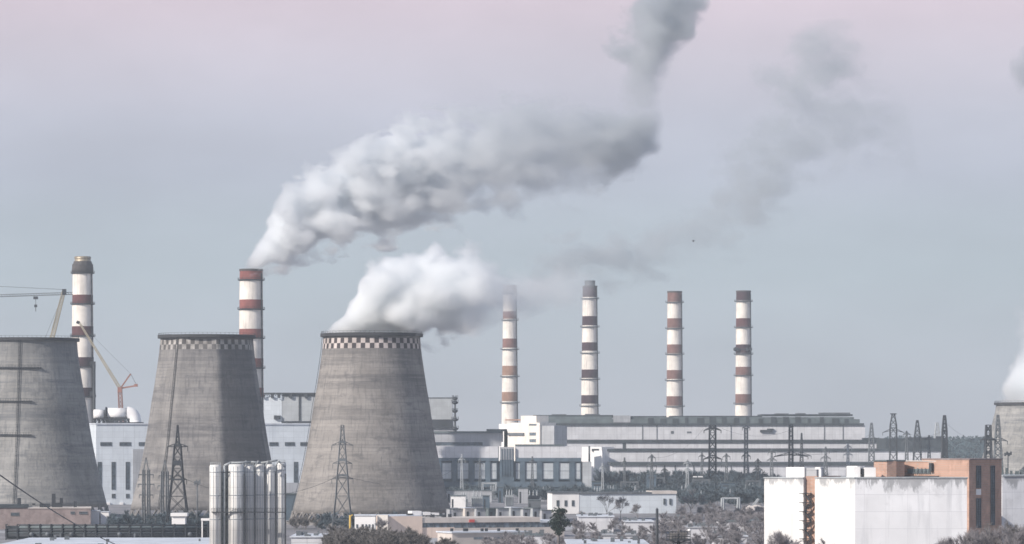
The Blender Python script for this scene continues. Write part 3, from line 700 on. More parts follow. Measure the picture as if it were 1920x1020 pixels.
# mid-ground low building with windows (pale), in front of the wood
W = Wall(1035, 1840, 1268, 1850)
lb = thing('long_shed', 'long low pale shed with small dark windows at both ends', 'shed', W.foot(1035, 1268))
part('wall', 'white_wall', lb, W, [(1035, 1086, 925, None)], 0, 14)
part('side_wall', 'pale_blue', lb, W, [(1086, 1268, 926, None)], -.2, 14)
part('roof', 'galv', lb, W, [(1034, 1087, 922.5, 925), (1087, 1222, 922.8, 926)], .5, 14.5)
part('roof_parapet', 'peach_pale', lb, W, [(1222, 1269, 920.5, 926)], .4, 14.4)
for x in (1046, 1061, 1074.5): window(lb, W, x-2.6, x+2.6, 938, 949, 1, 1, t=.18)
for x in (1246, 1257): window(lb, W, x-2.2, x+2.2, 935, 946, 1, 1, t=.18)
W = Wall(842, 2000, 875, 2000)
for args in (('white_shed', 'small white shed beside the base of the central cooling tower', 845, 873, 930, 'white_wall', 2000),
             ('flat_shed', 'low grey flat shed right behind the small white one', 838, 922, 920, 'annex_grey', 2150),
             ('yard_kiosk', 'pale kiosk amid the dark yard, left of the long shed', 972, 990, 916, 'annex_grey', 2120),
             ('yard_kiosk', 'narrow pale kiosk nearest the stair tower foot', 934, 943, 914, 'pier', 2140),
             ('yard_kiosk', 'wide low kiosk with pale roof in front of the window piers', 905, 918, 930, 'pier', 1990),
             ('yard_kiosk', 'low pale cabin touching the left end of the long shed', 990, 1014, 938, 'galv', 1960)):
    nm, lab, a_, b_, y_, mt, Y_ = args
    Wk = Wall(a_, Y_, b_, Y_); kk = thing(nm, lab, 'shed', Wk.foot(a_, b_))
    part('wall', mt, kk, Wk, [(a_, b_, y_, None)], 0, 9); part('roof', 'roof_mid', kk, Wk, [(a_-.6, b_+.6, y_-1.2, y_)], .4, 9.4)
    part('door', 'steel', kk, Wk, [(a_+2, a_+5, y_+6, None)], .12, 0)

# ================================================================== LATTICE MASTS
def lattice(mb, base, top, w0, w1, n, t, bt=None):
    base, top = Vector(base), Vector(top); bt = bt or t*.6
    prev = None
    for i in range(n+1):
        u = i/n; c = base+(top-base)*u; w = (w0+(w1-w0)*u)/2
        q = [c+Vector((sx_*w, sy_*w, 0)) for sx_, sy_ in ((-1, -1), (1, -1), (1, 1), (-1, 1))]
        if prev:
            for k in range(4):
                mb.bar(prev[k], q[k], t); mb.bar(prev[k], q[(k+1) % 4], bt); mb.bar(prev[(k+1) % 4], q[k], bt); mb.bar(q[k], q[(k+1) % 4], bt)
        prev = q
def pylon(px, Y, sections, arms, label, t=.4, mat='steel', name='power_pylon', cat='pylon', group='lattice power pylons', plates=(), peak=None):
    """sections: (py, width px) from the top down; arms: (py, half width px, droop px)"""
    s = Y/F; cx = X(px, Y); o = thing(name, label, cat, (cx, Y, 0), group)
    mb = MB(); secs = sections+[(HZ+CH*F/Y, sections[-1][1]+(sections[-1][1]-sections[-2][1])/(sections[-1][0]-sections[-2][0])*(HZ+CH*F/Y-sections[-1][0]))] if sections[-1][0] < HZ+CH*F/Y-1 else sections
    for (ya, wa), (yb, wb_) in zip(secs, secs[1:]):
        za, zb = Z(ya, Y), max(0, Z(yb, Y)); n = max(1, round((za-zb)/max(2.2, (wa+wb_)/2*s*1.25)))
        lattice(mb, (cx, Y, zb), (cx, Y, za), wb_*s, wa*s, n, t)
    mb.build('frame', mat, o)
    for py, hw, dr in arms:
        a = MB(); z = Z(py, Y)
        for sg in (-1, 1):
            tip = Vector((cx+sg*hw*s, Y, z-dr*s))
            for dy in (-.8, .8):
                a.bar((cx, Y+dy, z), tip, t*.9); a.bar((cx, Y+dy, z+1.6), tip, t*.8)
            for k in (.35, .65): a.bar((cx+sg*hw*s*k, Y, z-dr*s*k), (cx+sg*hw*s*k, Y, z+1.6*(1-k)-dr*s*k), t*.6)
            a.bar(tip, tip-Vector((0, 0, 2.0)), t*.7); 
        a.build('cross_arm', mat, o)
    for py, wd, h in plates:
        a = MB(); z = Z(py, Y); a.box(cx-wd*s/2, cx+wd*s/2, Y-wd*s/2, Y+wd*s/2, z-h*s/2, z+h*s/2); a.build('platform', mat, o)
    return o
pylon(333, 1480, [(797, 1), (833, 7), (836, 12), (899, 21), (962, 36)], [(838, 19, -1), (899, 17, 0)], 'tall tapering lattice mast with dark platforms in front of the second cooling tower', .38, plates=((835, 13, 3), (868, 18, 9), (899, 24, 3)))
pylon(642, 1470, [(797, 5), (812, 6), (829, 9), (866, 15), (895, 20), (930, 24), (975, 34)], [(833, 20, 2), (868, 18, 1), (896, 20, 2)], 'lattice pylon standing before the big central cooling tower', .30, 'galv', plates=((829, 11, 4), (862, 16, 5), (891, 20, 4)))
def twin(px, Y, ytop, ysh, dx, label, arms, peak_dx=0, t=.42):
    s = Y/F; cx = X(px, Y); o = thing('line_mast', label, 'mast', (cx, Y, 0), 'twin-leg line masts')
    for sg in (-1, 1):
        m = MB(); x = cx+sg*dx*s/2; lattice(m, (x, Y, 0), (x, Y, Z(ysh, Y)), 1.1, .8, 14, t, .2); m.build('leg', 'galv', o)
    m = MB(); m.bar((cx-dx*s/2, Y, Z(ysh, Y)), (cx, Y, Z(ytop, Y)), t); m.bar((cx+dx*s/2, Y, Z(ysh, Y)), (cx, Y, Z(ytop, Y)), t); m.build('peak', 'galv', o)
    for py, hw in arms:
        m = MB(); z = Z(py, Y); m.box(cx-hw*s, cx+hw*s, Y-.4, Y+.4, z-.25, z+.25)
        for k in (-1, -.5, .5, 1): m.bar((cx+hw*s*k, Y, z), (cx+hw*s*k, Y, z-1.4), .25)
        m.build('cross_arm', 'galv', o)
twin(274, 1560, 858, 881, 9, 'pale twin-leg mast left of the tall tapering one', ((890, 14), (908, 15), (928, 13)))
twin(309, 1560, 862, 884, 9, 'darker twin-leg mast tight against the tall tapering one', ((892, 11), (911, 13), (930, 10)))
def lampmast(px, Y, ytop, label, hw=4, mat='galv'):
    s = Y/F; cx = X(px, Y); o = thing('floodlight_mast', label, 'floodlight', (cx, Y, 0), 'floodlight masts')
    m = MB(); m.bar((cx, Y, 0), (cx, Y, Z(ytop+3, Y)), .8, .5, 0, 8); m.build('pole', mat, o)
    m = MB(); z = Z(ytop+6, Y)
    for k in range(4):
        xx = cx+(-1.5+k)*hw*s*.6; m.box(xx-hw*s*.25, xx+hw*s*.25, Y-.8, Y+.1, z-.9+.6*(k % 2), z+.9+.6*(k % 2))
    m.bar((cx-hw*s, Y, z), (cx+hw*s, Y, z), .3); m.build('lamp_head', mat, o)
lampmast(370, 1520, 900, 'floodlight mast between the tapering lattice mast and the white tanks', 5)
lampmast(1890, 1900, 846, 'floodlight mast rising above the roof right of the brick stair tower', 6, 'steel')
YL = 2600
pylon(1336, YL, [(797, 11), (912, 13)], [(803, 16, 4), (857, 17, 4)], 'dark parallel-sided lattice mast before the middle of the turbine hall', .8, plates=((803, 14, 4),))
pylon(1399, YL, [(802, 6), (830, 5), (900, 8)], [(803, 7, -1), (853, 8, 3)], 'slim pale lattice mast with a T top, right of the parallel-sided one', .6, 'galv')
pylon(1483, YL, [(796, 6), (900, 8)], [(852, 32, 4)], 'grey lattice mast with wide drooping arms above the stepped bays', .7)
pylon(1503, 2700, [(812, 1.5), (852, 4), (900, 10)], [(852, 18, 3)], 'thin spike-topped mast just right of the wide-armed mast', .5)
pylon(1675, 2500, [(777, 5), (798, 12), (900, 14)], [(806, 20, 5)], 'tall pylon with splayed flat head above the right end of the halls', .4, plates=((776, 11, 2),))
pylon(1634, 2900, [(793, 2.5), (820, 8), (900, 12)], [], 'short pale cone-shaped mast by the dark roof plant', .6, 'galv')
pylon(1720, 2700, [(788, 3), (820, 11), (900, 17)], [], 'cone-shaped lattice mast left of the box-topped pylon', .5, plates=((790, 4, 3),))
pylon(1757, 3000, [(792, 4), (820, 9), (900, 13)], [], 'faint far lattice mast just left of the box-topped pylon', .6, 'galv_pale')
pylon(1771, 2300, [(779, 4), (783, 4), (806, 8), (900, 12)], [], 'dark pylon with a box below its top, at the end of the low bays', .65, plates=((780, 6, 2), (808, 8, 5), (840, 9, 30)))
pylon(1853, 2050, [(797, 8), (900, 15)], [(824, 14, 1)], 'grey pylon beside the small right-hand cooling tower, standing above the brick block', .7, plates=((822, 14, 4), (848, 10, 4)))
pylon(1871, 2150, [(778, 3), (800, 7), (860, 14)], [(824, 18, 3)], 'pale narrow pylon overlapping the edge of the right-hand cooling tower', .55, 'galv')

for px, Y, y0, h, mt, lab in ((1130, 2250, 868, 3, 'galv_pale', 'pale thin mast beside the bright white end bay'), (1171, 2350, 858, 3, 'galv', 'grey thin mast above the left half of the long shed'), (1222, 2150, 852, 4, 'galv', 'grey mast with a short bar above the right half of the long shed'),
                              (1246, 2400, 872, 3, 'steel', 'short dark mast rising over the right end of the long shed'), (1289, 2250, 862, 4, 'galv_pale', 'pale mast just right of the long shed'), (1316, 2500, 846, 3, 'galv', 'thin mast close left of the parallel-sided lattice mast'),
                              (1362, 2400, 850, 4, 'galv', 'thin mast close right of the parallel-sided lattice mast'), (1421, 2300, 860, 4, 'steel', 'dark mast just left of the white block edge'), (1447, 2500, 842, 4, 'galv', 'mast above the left corner of the white block'),
                              (1548, 2500, 838, 5, 'galv', 'mast above the middle of the left white wall'), (1590, 2600, 832, 4, 'galv_pale', 'faint mast above the rooftop cabins of the white block'), (866, 2250, 852, 3, 'galv_pale', 'thin pale mast in front of the window piers, nearest the cooling tower'),
                              (900, 2300, 860, 3, 'galv', 'thin grey mast in front of the fourth window pier'), (998, 2350, 856, 3, 'galv', 'thin grey mast in front of the window right of the stair tower'), (1700, 2500, 808, 4, 'galv', 'thin mast between the splayed pylon and the cone-shaped one'),
                              (1742, 2600, 816, 4, 'galv', 'small mast between the cone-shaped mast and the box-topped pylon')):
    pylon(px, Y, [(y0, 1.5), (y0+30, h), (y0+60, h+2)], [(y0+6, 7, 1), (y0+20, 9, 1.5)] if h > 3 else [(y0+10, 6, 0)], lab, .4, mt, 'switchyard_mast', 'mast', 'thin switchyard masts')
# conductors strung between masts
def wire(a, b, sag, lab):
    m = MB(); A = Vector((X(a[0], a[2]), a[2], Z(a[1], a[2]))); B = Vector((X(b[0], b[2]), b[2], Z(b[1], b[2]))); P = [A+(B-A)*(i/14)-Vector((0, 0, 4*sag*(i/14)*(1-i/14))) for i in range(15)]
    for p, q in zip(P, P[1:]): m.bar(p, q, .16, None, 0, 3)
    m.solo('power_line', 'steel', tuple(A), label=lab, cat='power line', group='power lines between the masts')
wire((1319, 803, YL), (1222, 858, 2150), 6, 'power line from the parallel-sided mast left to the masts over the long shed')
wire((1353, 803, YL), (1483, 806, YL), 5, 'power line along the turbine hall wall between its two darkest masts')
wire((1515, 852, YL), (1634, 812, 2900), 5, 'power line from the wide-armed mast to the short cone-shaped mast')
wire((1695, 808, 2500), (1771, 806, 2300), 4, 'power line between the splayed pylon and the box-topped pylon')
wire((1771, 790, 2300), (1853, 824, 2050), 4, 'power line from the box-topped pylon to the pylon above the brick block')
wire((350, 899, 1480), (625, 897, 1470), 7, 'power line across the second cooling tower to the central pylon')
wire((660, 896, 1470), (866, 870, 2250), 7, 'power line from the central pylon to the right past the steaming tower')

# ================================================================== CRANES
Yk = 2250; s = Yk/F
ck = thing('tower_crane', 'buff tower crane reaching out of the left edge behind the leftmost cooling tower', 'crane', (X(88, Yk), Yk, 0))
m = MB(); lattice(m, (X(84, Yk), Yk, 0), (X(98, Yk), Yk, Z(632, Yk)), 2.6, 2.6, 16, .35); m.build('mast', 'crane_pale', ck)
m = MB(); lattice(m, (X(98, Yk), Yk, Z(632, Yk)), (X(120, Yk), Yk, Z(545, Yk)), 2.4, 1.9, 14, .36, .25); m.build('boom', 'crane_pale', ck)
m = MB(); n = 40
for i in range(n):
    a = Vector((X(136-5*i, Yk), Yk, Z(552+.16*i, Yk))); b = Vector((X(131-5*i, Yk), Yk, Z(552+.16*(i+1), Yk)))
    for dy in (-.8, .8): m.bar(a+Vector((0, dy, 0)), b+Vector((0, dy, 0)), .4)
    m.bar(a+Vector((0, 0, 1.3)), b+Vector((0, 0, 1.3)), .35); m.bar(a+Vector((0, .8, 0)), b+Vector((0, 0, 1.3)), .2); m.bar(a+Vector((0, -.8, 0)), b+Vector((0, 0, 1.3)), .2)
m.build('jib', 'galv', ck)
m = MB(); m.box(X(117, Yk), X(124, Yk), Yk-1.5, Yk+1.5, Z(553, Yk), Z(542, Yk)); m.build('jib_head', 'steel', ck)
m = MB(); m.bar((X(121, Yk), Yk, Z(543, Yk)), (X(0, Yk), Yk, Z(537, Yk)), .25); m.bar((X(0, Yk), Yk, Z(537, Yk)), (X(-60, Yk), Yk, Z(558, Yk)), .25); m.bar((X(121, Yk), Yk, Z(545, Yk)), (X(82, Yk), Yk, Z(640, Yk)), .18); m.build('pendant', 'galv', ck)
m = MB(); m.box(X(63, Yk), X(71, Yk), Yk-1.2, Yk+1.2, Z(561, Yk), Z(556, Yk)); m.build('trolley', 'steel', ck)
m = MB(); m.bar((X(67, Yk), Yk, Z(560, Yk)), (X(67, Yk), Yk, Z(572, Yk)), .25); m.box(X(64.5, Yk), X(69.5, Yk), Yk-.7, Yk+.7, Z(576, Yk), Z(571, Yk)); m.bar((X(67, Yk), Yk, Z(576, Yk)), (X(67, Yk), Yk, Z(584, Yk)), .35); m.build('hook', 'steel', ck)
Yk = 2160
lk = thing('luffing_crane', 'red and buff luffing crane with its boom leaning across the left chimney', 'crane', (X(227, Yk), Yk, Z(794, Yk)))
m = MB(); lattice(m, (X(228, Yk), Yk, Z(794, Yk)), (X(225, Yk), Yk, Z(735, Yk)), 2.2, 2.2, 8, .4); m.build('mast', 'crane_red', lk)
m = MB(); lattice(m, (X(224, Yk), Yk, Z(727, Yk)), (X(147, Yk), Yk, Z(602, Yk)), 1.9, .8, 24, .3, .22); m.build('boom', 'crane_pale', lk)
m = MB(); m.bar((X(147, Yk), Yk, Z(602, Yk)), (X(145, Yk), Yk, Z(607, Yk)), 1.6); m.build('boom_head', 'steel', lk)
m = MB(); m.box(X(221, Yk), X(229, Yk), Yk-1.8, Yk+1.8, Z(736, Yk), Z(726, Yk)); m.build('cab', 'crane_red', lk)
m = MB(); m.bar((X(226, Yk), Yk, Z(728, Yk)), (X(245, Yk), Yk, Z(701, Yk)), .8); m.bar((X(226, Yk), Yk, Z(728, Yk)), (X(256, Yk), Yk, Z(723, Yk)), .9); m.box(X(252, Yk), X(258, Yk), Yk-1.2, Yk+1.2, Z(725, Yk), Z(720, Yk)); m.build('counter_jib', 'crane_red', lk)
m = MB(); m.bar((X(245, Yk), Yk, Z(701, Yk)), (X(256, Yk), Yk, Z(722, Yk)), .25); m.bar((X(245, Yk), Yk, Z(701, Yk)), (X(147, Yk), Yk, Z(603, Yk)), .12); m.build('pendant', 'galv', lk)

# ================================================================== LEFT FOREGROUND
W = Wall(-30, 1540, 172, 1545)
lbk = thing('brick_workshop', 'low dull brick workshop below the leftmost cooling tower', 'building', W.foot(-30, 172))
part('wall', 'brick_rose', lbk, W, [(-30, 170, 952, None)], 0, 18)
part('roof', 'roof_dark', lbk, W, [(-30, 52, 946.5, 952)], .5, 18.5)
part('roof_vent', 'steel', lbk, W, [(32, 39, 934, 946.5), (74, 94, 944.5, 951.5), (97, 104, 926, 951.5), (104, 117, 943, 951.5), (112, 118, 934, 943), (138, 144, 940, 951.5), (60, 66, 944, 947)], -2, 5)
part('coping', 'peach_pale', lbk, W, [(52, 171, 951.4, 953.4)], .3, 18.3)
window(lbk, W, 132, 140, 959, 964, 3, 1); window(lbk, W, 148, 164, 959, 964, 5, 1); window(lbk, W, 20, 36, 961, 967, 4, 1)
W = Wall(170, 1560, 196, 1560)
for a_, b_, y_, lab in ((170, 186, 958, 'white square cabin right of the dull brick workshop'), (189, 204, 960, 'smaller white cabin beside the tall left building')):
    k = thing('cabin', lab, 'shed', W.foot(a_, b_)); part('wall', 'white_wall', k, W, [(a_, b_, y_, None)], 0, 6); part('roof', 'roof_pale', k, W, [(a_-.5, b_+.5, y_-1, y_)], .3, 6.3)
W = Wall(320, 1440, 352, 1440)
k = thing('kiosk', 'white kiosk with an overhanging roof at the foot of the tapering lattice mast', 'kiosk', W.foot(322, 350))
part('wall', 'white_wall', k, W, [(322, 347, 969, None)], 0, 6); part('roof', 'white_wall', k, W, [(320, 351, 962, 968)], .8, 6.5)
# pipe rack
Yr = 1385; s = Yr/F
pk = thing('pipe_rack', 'long dark pipe rack crossing the lower left from the photo edge to the white tanks', 'pipe rack', (X(190, Yr), Yr, 0))
m = MB(); m.box(X(10, Yr), X(396, Yr), Yr+.6, Yr+3.4, .3, Z(986, Yr)); m.build('backing_wall', 'roof_dark', pk)
for i, (py, r, mt) in enumerate(((985, .42, 'steel'), (988.5, .5, 'roof_mid'), (994, .62, 'steel'), (999.5, .5, 'roof_dark'), (1004, .62, 'steel'))):
    m = MB(); x0 = 36 if i < 2 else 10; m.bar((X(x0, Yr), Yr-.2-.2*(i % 2), Z(py, Yr)), (X(392, Yr), Yr-.2-.2*(i % 2), Z(py, Yr)), r*2, None, 0, 10); m.build('pipe', mt, pk)
m0 = None
for px in range(12, 394, 21):
    if m0 is None:
        m = MB(); m.box(X(px, Yr)-.22, X(px, Yr)+.22, Yr-1.2, Yr-.8, 0, Z(985, Yr)+.2); m.box(X(px, Yr)-.18, X(px, Yr)+.18, Yr-1.2, Yr+3, Z(985, Yr)+.2, Z(985, Yr)+.5); m0 = m.build('post', 'steel', pk); p0 = px
    else:
        c = m0.copy(); link(c); c.parent = pk; c.location.x = X(px, Yr)-X(p0, Yr)
m = MB()
for px in (62, 114, 158, 253): m.box(X(px, Yr)-.3, X(px, Yr)+.3, Yr-1.6, Yr-1.3, 0, Z(1000, Yr))
for px in (60, 90, 135, 225, 357): m.lathe(X(px, Yr), Yr-1.6, [(.1, Z(1006, Yr)), (.9, Z(1003, Yr)), (.8, Z(999, Yr)), (.1, Z(997, Yr))], 8)
m.build('valve', 'galv', pk)
m = MB(); Yg = 1375
m.bar((X(379, Yg), Yg, 0), (X(379, Yg), Yg, Z(973, Yg)), .45); m.bar((X(396, Yg), Yg, 0), (X(396, Yg), Yg, Z(973, Yg)), .45); m.bar((X(377, Yg), Yg, Z(974, Yg)), (X(398, Yg), Yg, Z(974, Yg)), .9)
m.solo('pipe_portal', 'white_wall', (X(387, Yg), Yg, 0), label='white pipe portal against the left side of the tanks', cat='portal')
def low_roof(px0, px1, Y0, Y1, z, label, name='low_building', mat='roof_pale'):
    o = thing(name, label, 'building', ((X(px0, Y0)+X(px1, Y0))/2, Y0, 0))
    m = MB(); m.box(X(px0, Y0), X(px1, Y0), Y0, Y1, 0, z-.4); m.build('wall', 'hall_wall', o)
    m = MB(); m.box(X(px0, Y0)-.5, X(px1, Y0)+.5, Y0-.5, Y1+.5, z-.4, z); m.build('roof', mat, o)
    r_ = random.Random(int(px0)+9)
    for i in range(10):
        x = X(px0, Y0)+(X(px1, Y0)-X(px0, Y0))*r_.random(); y = Y0+(Y1-Y0)*r_.random(); a = r_.uniform(.3, .9); h = r_.uniform(.5, 1.6); MB().box(x-a, x+a, y-a, y+a, z, z+h).build('roof_vent', 'galv', o)
low_roof(-30, 392, 1150, 1262, Z(1008, 1262), 'very wide pale flat roof along the bottom left edge')
low_roof(546, 604, 1215, 1250, Z(1000, 1250), 'pale flat-roofed block between the tanks and the brush')
low_roof(1172, 1224, 1470, 1500, Z(977, 1470), 'narrow low pale roof in the bare thicket below the long shed')
low_roof(1290, 1345, 1400, 1425, Z(988, 1400), 'small low grey roof in the bare thicket left of the white block', mat='annex_grey')
for a_, b_, Y0, Y1, h, mt, lab in ((1085, 1150, 1500, 1530, 6.5, 'roof_pale', 'low pale roof in the scrub below the left end of the long shed'), (1240, 1300, 1540, 1565, 4.5, 'annex_grey', 'low grey roof in the scrub right of the plain dark pole'),
                              (1350, 1425, 1480, 1510, 5.0, 'roof_mid', 'low dark roof in the scrub beside the white block'), (1120, 1200, 1330, 1350, 3.6, 'annex_grey', 'long low grey roof just above the pale blue flat roof'),
                              (1340, 1400, 1300, 1318, 4.0, 'roof_pale', 'low pale roof right of the railed platform'), (955, 1030, 1300, 1316, 4.4, 'roof_mid', 'low dark roof left of the lone pine')):
    low_roof(a_, b_, Y0, Y1, h, lab, mat=mt)
low_roof(1066, 1215, 1085, 1135, Z(1011, 1135), 'pale blue flat roof at the bottom centre, below the bare thicket')

# tanks
Yt = 1050; s = Yt/F
def tank(px, r, ytop, Y, label, ribs=True):
    cx = X(px, Y); R_ = r*Y/F; zt = Z(ytop, Y); o = thing('storage_tank', label, 'tank', (cx, Y, 0), 'tall white storage tanks')
    m = MB(); m.lathe(cx, Y, [(R_, 0), (R_, zt-.35), (R_*.97, zt-.1), (R_*.9, zt), (.1, zt+.12)], 32, 0); m.build('shell', 'silo', o)
    for i, z in enumerate((zt-2, zt*.72, zt*.5)):
        m = MB(); m.lathe(cx, Y, [(R_-.02, z-.12), (R_+.1, z-.12), (R_+.1, z+.12), (R_-.02, z+.12)], 32, 0, False, False); m.build('hoop', 'galv_pale', o)
    m = MB()
    for k in range(12): a = 2*math.pi*k/12+.2; m.bar((cx+(R_+.03)*math.cos(a), Y+(R_+.03)*math.sin(a), .2), (cx+(R_+.03)*math.cos(a), Y+(R_+.03)*math.sin(a), zt-.5), .12)
    m.build('stiffener', 'galv_pale', o)
    m = MB()
    for k in range(14):
        a = 2*math.pi*k/14; a2 = 2*math.pi*(k+1)/14; q = R_*.9
        m.bar((cx+q*math.cos(a), Y+q*math.sin(a), zt-.4), (cx+q*math.cos(a), Y+q*math.sin(a), zt+.8), .06); m.bar((cx+q*math.cos(a), Y+q*math.sin(a), zt+.8), (cx+q*math.cos(a2), Y+q*math.sin(a2), zt+.8), .06)
    m.build('guard_rail', 'galv_pale', o)
    return o
TL = ['leftmost white tank, narrow and standing apart, with a dark gap to its right', 'widest and brightest tank, second from the left', 'slim tank pressed against the widest one',
      'fourth tank from the left in the close row', 'fifth tank, second from the right end of the row', 'rightmost tank of the row, next to the pale cabin roof']
for (px, r, yt, dy), lab in zip(((404, 10.8, 872, 0), (443, 14.2, 871, 0), (467.5, 8.6, 872, 3), (486.5, 8.9, 871, 4), (506.5, 9.2, 871, 5), (526.5, 9.2, 868, 6)), TL): tank(px, r, yt, Yt+dy, lab)
m = MB(); Yw = Yt-2.6
m.box(X(397, Yw), X(535, Yw), Yw, Yw+.9, Z(961.5, Yw), Z(959.5, Yw))
for i in range(29):
    x = X(397+138*i/28, Yw); m.bar((x, Yw, Z(960, Yw)), (x, Yw, Z(960, Yw)+1.1), .07)
m.bar((X(397, Yw), Yw, Z(960, Yw)+1.1), (X(535, Yw), Yw, Z(960, Yw)+1.1), .09); m.bar((X(397, Yw), Yw, Z(960, Yw)+.6), (X(535, Yw), Yw, Z(960, Yw)+.6), .06)
for px in (457.8, 477, 496.3, 516.5, 534.8): m.bar((X(px, Yw), Yw+.9, 0), (X(px, Yw), Yw+.9, Z(888, Yw)), .42)
m.bar((X(414, Yw), Yw+.9, Z(886, Yw)), (X(430, Yw), Yw+.9, Z(886, Yw)), .3)
m.bar((X(427, Yw), Yw+.9, 0), (X(427, Yw), Yw+.9, Z(880, Yw)), .3)
m.solo('catwalk', 'steel', (X(466, Yw), Yw, 0), label='dark steel catwalk strapped across the row of white tanks', cat='catwalk')
Yb = Yt+6.5
m = MB(); m.box(X(412, Yb), X(532, Yb), Yb, Yb+.4, 0, Z(884, Yb)); 
for i in range(14): m.bar((X(413, Yb), Yb-.3, 2*i), (X(428, Yb), Yb-.3, 2*i+2), .16); m.bar((X(413, Yb), Yb-.3, 2*i), (X(428, Yb), Yb-.3, 2*i), .16)
m.solo('support_screen', 'roof_dark', (X(470, Yb), Yb, 0), label='dark steel framing standing behind the white tanks', cat='steel frame')
m = MB(); m.pipe([(X(420.5, Yt), Yt, 0), (X(420.5, Yt), Yt, Z(873, Yt))], .32, 10); m.pipe([(X(420.5, Yt), Yt, Z(873, Yt)), (X(431, Yt), Yt, Z(868, Yt))], .32, 10)
m.solo('riser_pipe', 'galv_pale', (X(420.5, Yt), Yt, 0), label='thin pale riser pipe in the dark gap between the first two tanks', cat='pipe')
m = MB(); m.pipe([(X(433, Yt), Yt+1, Z(868, Yt)), (X(470, Yt), Yt+1, Z(866, Yt)), (X(488, Yt), Yt+2, Z(868, Yt)), (X(520, Yt), Yt+2, Z(863, Yt)), (X(534, Yt), Yt+2, Z(876, Yt))], .3, 8)
for px in (455, 478, 497, 516): m.pipe([(X(px, Yt), Yt+1.5, Z(874, Yt)), (X(px+6, Yt), Yt+1.5, Z(864, Yt))], .22, 6)
m.solo('manifold', 'galv_pale', (X(484, Yt), Yt+1, Z(874, Yt)), label='bent pale piping running over the tops of the tanks', cat='pipe')
Wc = Wall(534, 1700, 600, 1700)
k = thing('substation_hut', 'blue-grey hut in the gap between the tanks and the central cooling tower', 'shed', Wc.foot(534, 556))
part('wall', 'pier', k, Wc, [(534, 556, 927, None)], 0, 8); part('roof', 'roof_mid', k, Wc, [(533, 557, 925, 927)], .4, 8.4)
# foreground cable, sagging
m = MB(); A = Vector((X(-40, 600), 600, Z(862, 600))); B = Vector((X(215, 1040), 1040, Z(1020, 1040))); N = 30
pts = [A+(B-A)*(i/N)-Vector((0, 0, 2.2*4*(i/N)*(1-i/N)*.5)) for i in range(N+1)]
for p, q in zip(pts, pts[1:]): m.bar(p, q, .28, None, 0, 6)
m.solo('overhead_cable', 'galv', tuple(A), label='thick overhead cable slanting down across the leftmost cooling tower', cat='cable')

# ================================================================== CENTRE FOREGROUND
W = Wall(727, 1405, 1062, 1430)
pb = thing('peach_building', 'long low building with a blank peach end and dark ribbon windows', 'building', W.foot(727, 1062))
part('end_wall', 'peach', pb, W, [(727, 791, 968, None)], .6, 22)
part('wall', 'peach', pb, W, [(791, 852, 989, None)], 0, 22)
part('far_wall', 'peach_pale', pb, W, [(852, 1058, 989, None)], 0, 22)
part('parapet', 'peach_pale', pb, W, [(791, 1012, 970.5, 979.5)], .3, 22)
part('ribbon_window', 'glass_blue', pb, W, [(791, 1055, 979.5, 989)], -.25, 20)
part('mullion', 'galv', pb, W, [(x, x+.7, 979.5, 989) for x in range(800, 1055, 13)], .02, .2)
part('roof', 'roof_pale', pb, W, [(727, 791, 966.5, 968), (1012, 1056, 976, 979.5)], .5, 22)
part('roof_unit', 'white_wall', pb, W, [(777, 795, 958.5, 966.2), (798, 812, 960.5, 966.2), (815, 828, 962, 966.2)], -3, 8)
part('roof_vent', 'steel', pb, W, [(768, 777, 963, 966.2), (812, 818, 965, 970), (834, 840, 966, 970), (846, 850, 964, 970)], -2, 4)
m = MB(); W.box(m, 879, 889, 974, 979.2, .7, -.35); m.build('sign_panel', 'red_panel', pb, 'small red panel on the pale parapet')
W = Wall(848, 1318, 990, 1330)
fb = thing('flat_annex', 'low pale annex with skylight clutter in front of the ribbon-window building', 'building', W.foot(848, 990))
part('wall', 'peach_pale', fb, W, [(848, 990, 999, None)], 0, 14)
part('roof', 'roof_pale', fb, W, [(846, 991, 996.5, 999)], .6, 14.6)
part('window_strip', 'glass_blue', fb, W, [(888, 918, 1007, 1011), (926, 952, 1007, 1011)], .08, 0)
part('roof_vent', 'steel', fb, W, [(x, x+4, 991, 996.4) for x in (852, 876, 880, 909, 917, 940, 975)], -3, 4)
# row of cabins and parked lorries behind the long low building
r_ = random.Random(12)
KINDS = [('white', 'white_wall'), ('grey', 'grey_box'), ('pale', 'peach_pale'), ('dark', 'roof_mid')]
x = 846; i = 0
labs = ['grey cabin nearest the cooling tower foot in the yard row', 'pale cabin second from the cooling tower in the yard row', 'grey cabin third along the yard row', 'dark cabin with a pale roof fourth along the yard row',
        'wide grey cabin in the middle of the yard row', 'brighter cabin just right of the middle of the yard row', 'grey cabin third from the dark pine in the yard row', 'pale cabin second from the dark pine in the yard row', 'last grey cabin of the yard row, touching the dark pine']
seq = [(848, 20, 955, 'annex_grey'), (872, 18, 953, 'peach_pale'), (893, 20, 954, 'annex_grey'), (916, 14, 954, 'roof_mid'), (933, 22, 954, 'annex_grey'), (958, 20, 952, 'galv_pale'), (981, 15, 955, 'annex_grey'), (999, 14, 953, 'galv_pale'), (1016, 18, 957, 'annex_grey')]
for (x, wd, y_, mt), lab in zip(seq, labs):
    Wk = Wall(x, 1500, x+wd, 1502); k = thing('yard_cabin', lab, 'cabin', Wk.foot(x, x+wd), 'row of yard cabins')
    part('wall', mt, k, Wk, [(x, x+wd, y_, None)], 0, 6); part('roof', 'roof_pale' if x in (872, 958) else 'roof_mid', k, Wk, [(x-.6, x+wd+.6, y_-1.1, y_)], .4, 6.4)
    part('door', 'steel', k, Wk, [(x+3, x+7, y_+6, None)], .1, 0)
W = Wall(665, 1400, 705, 1400)
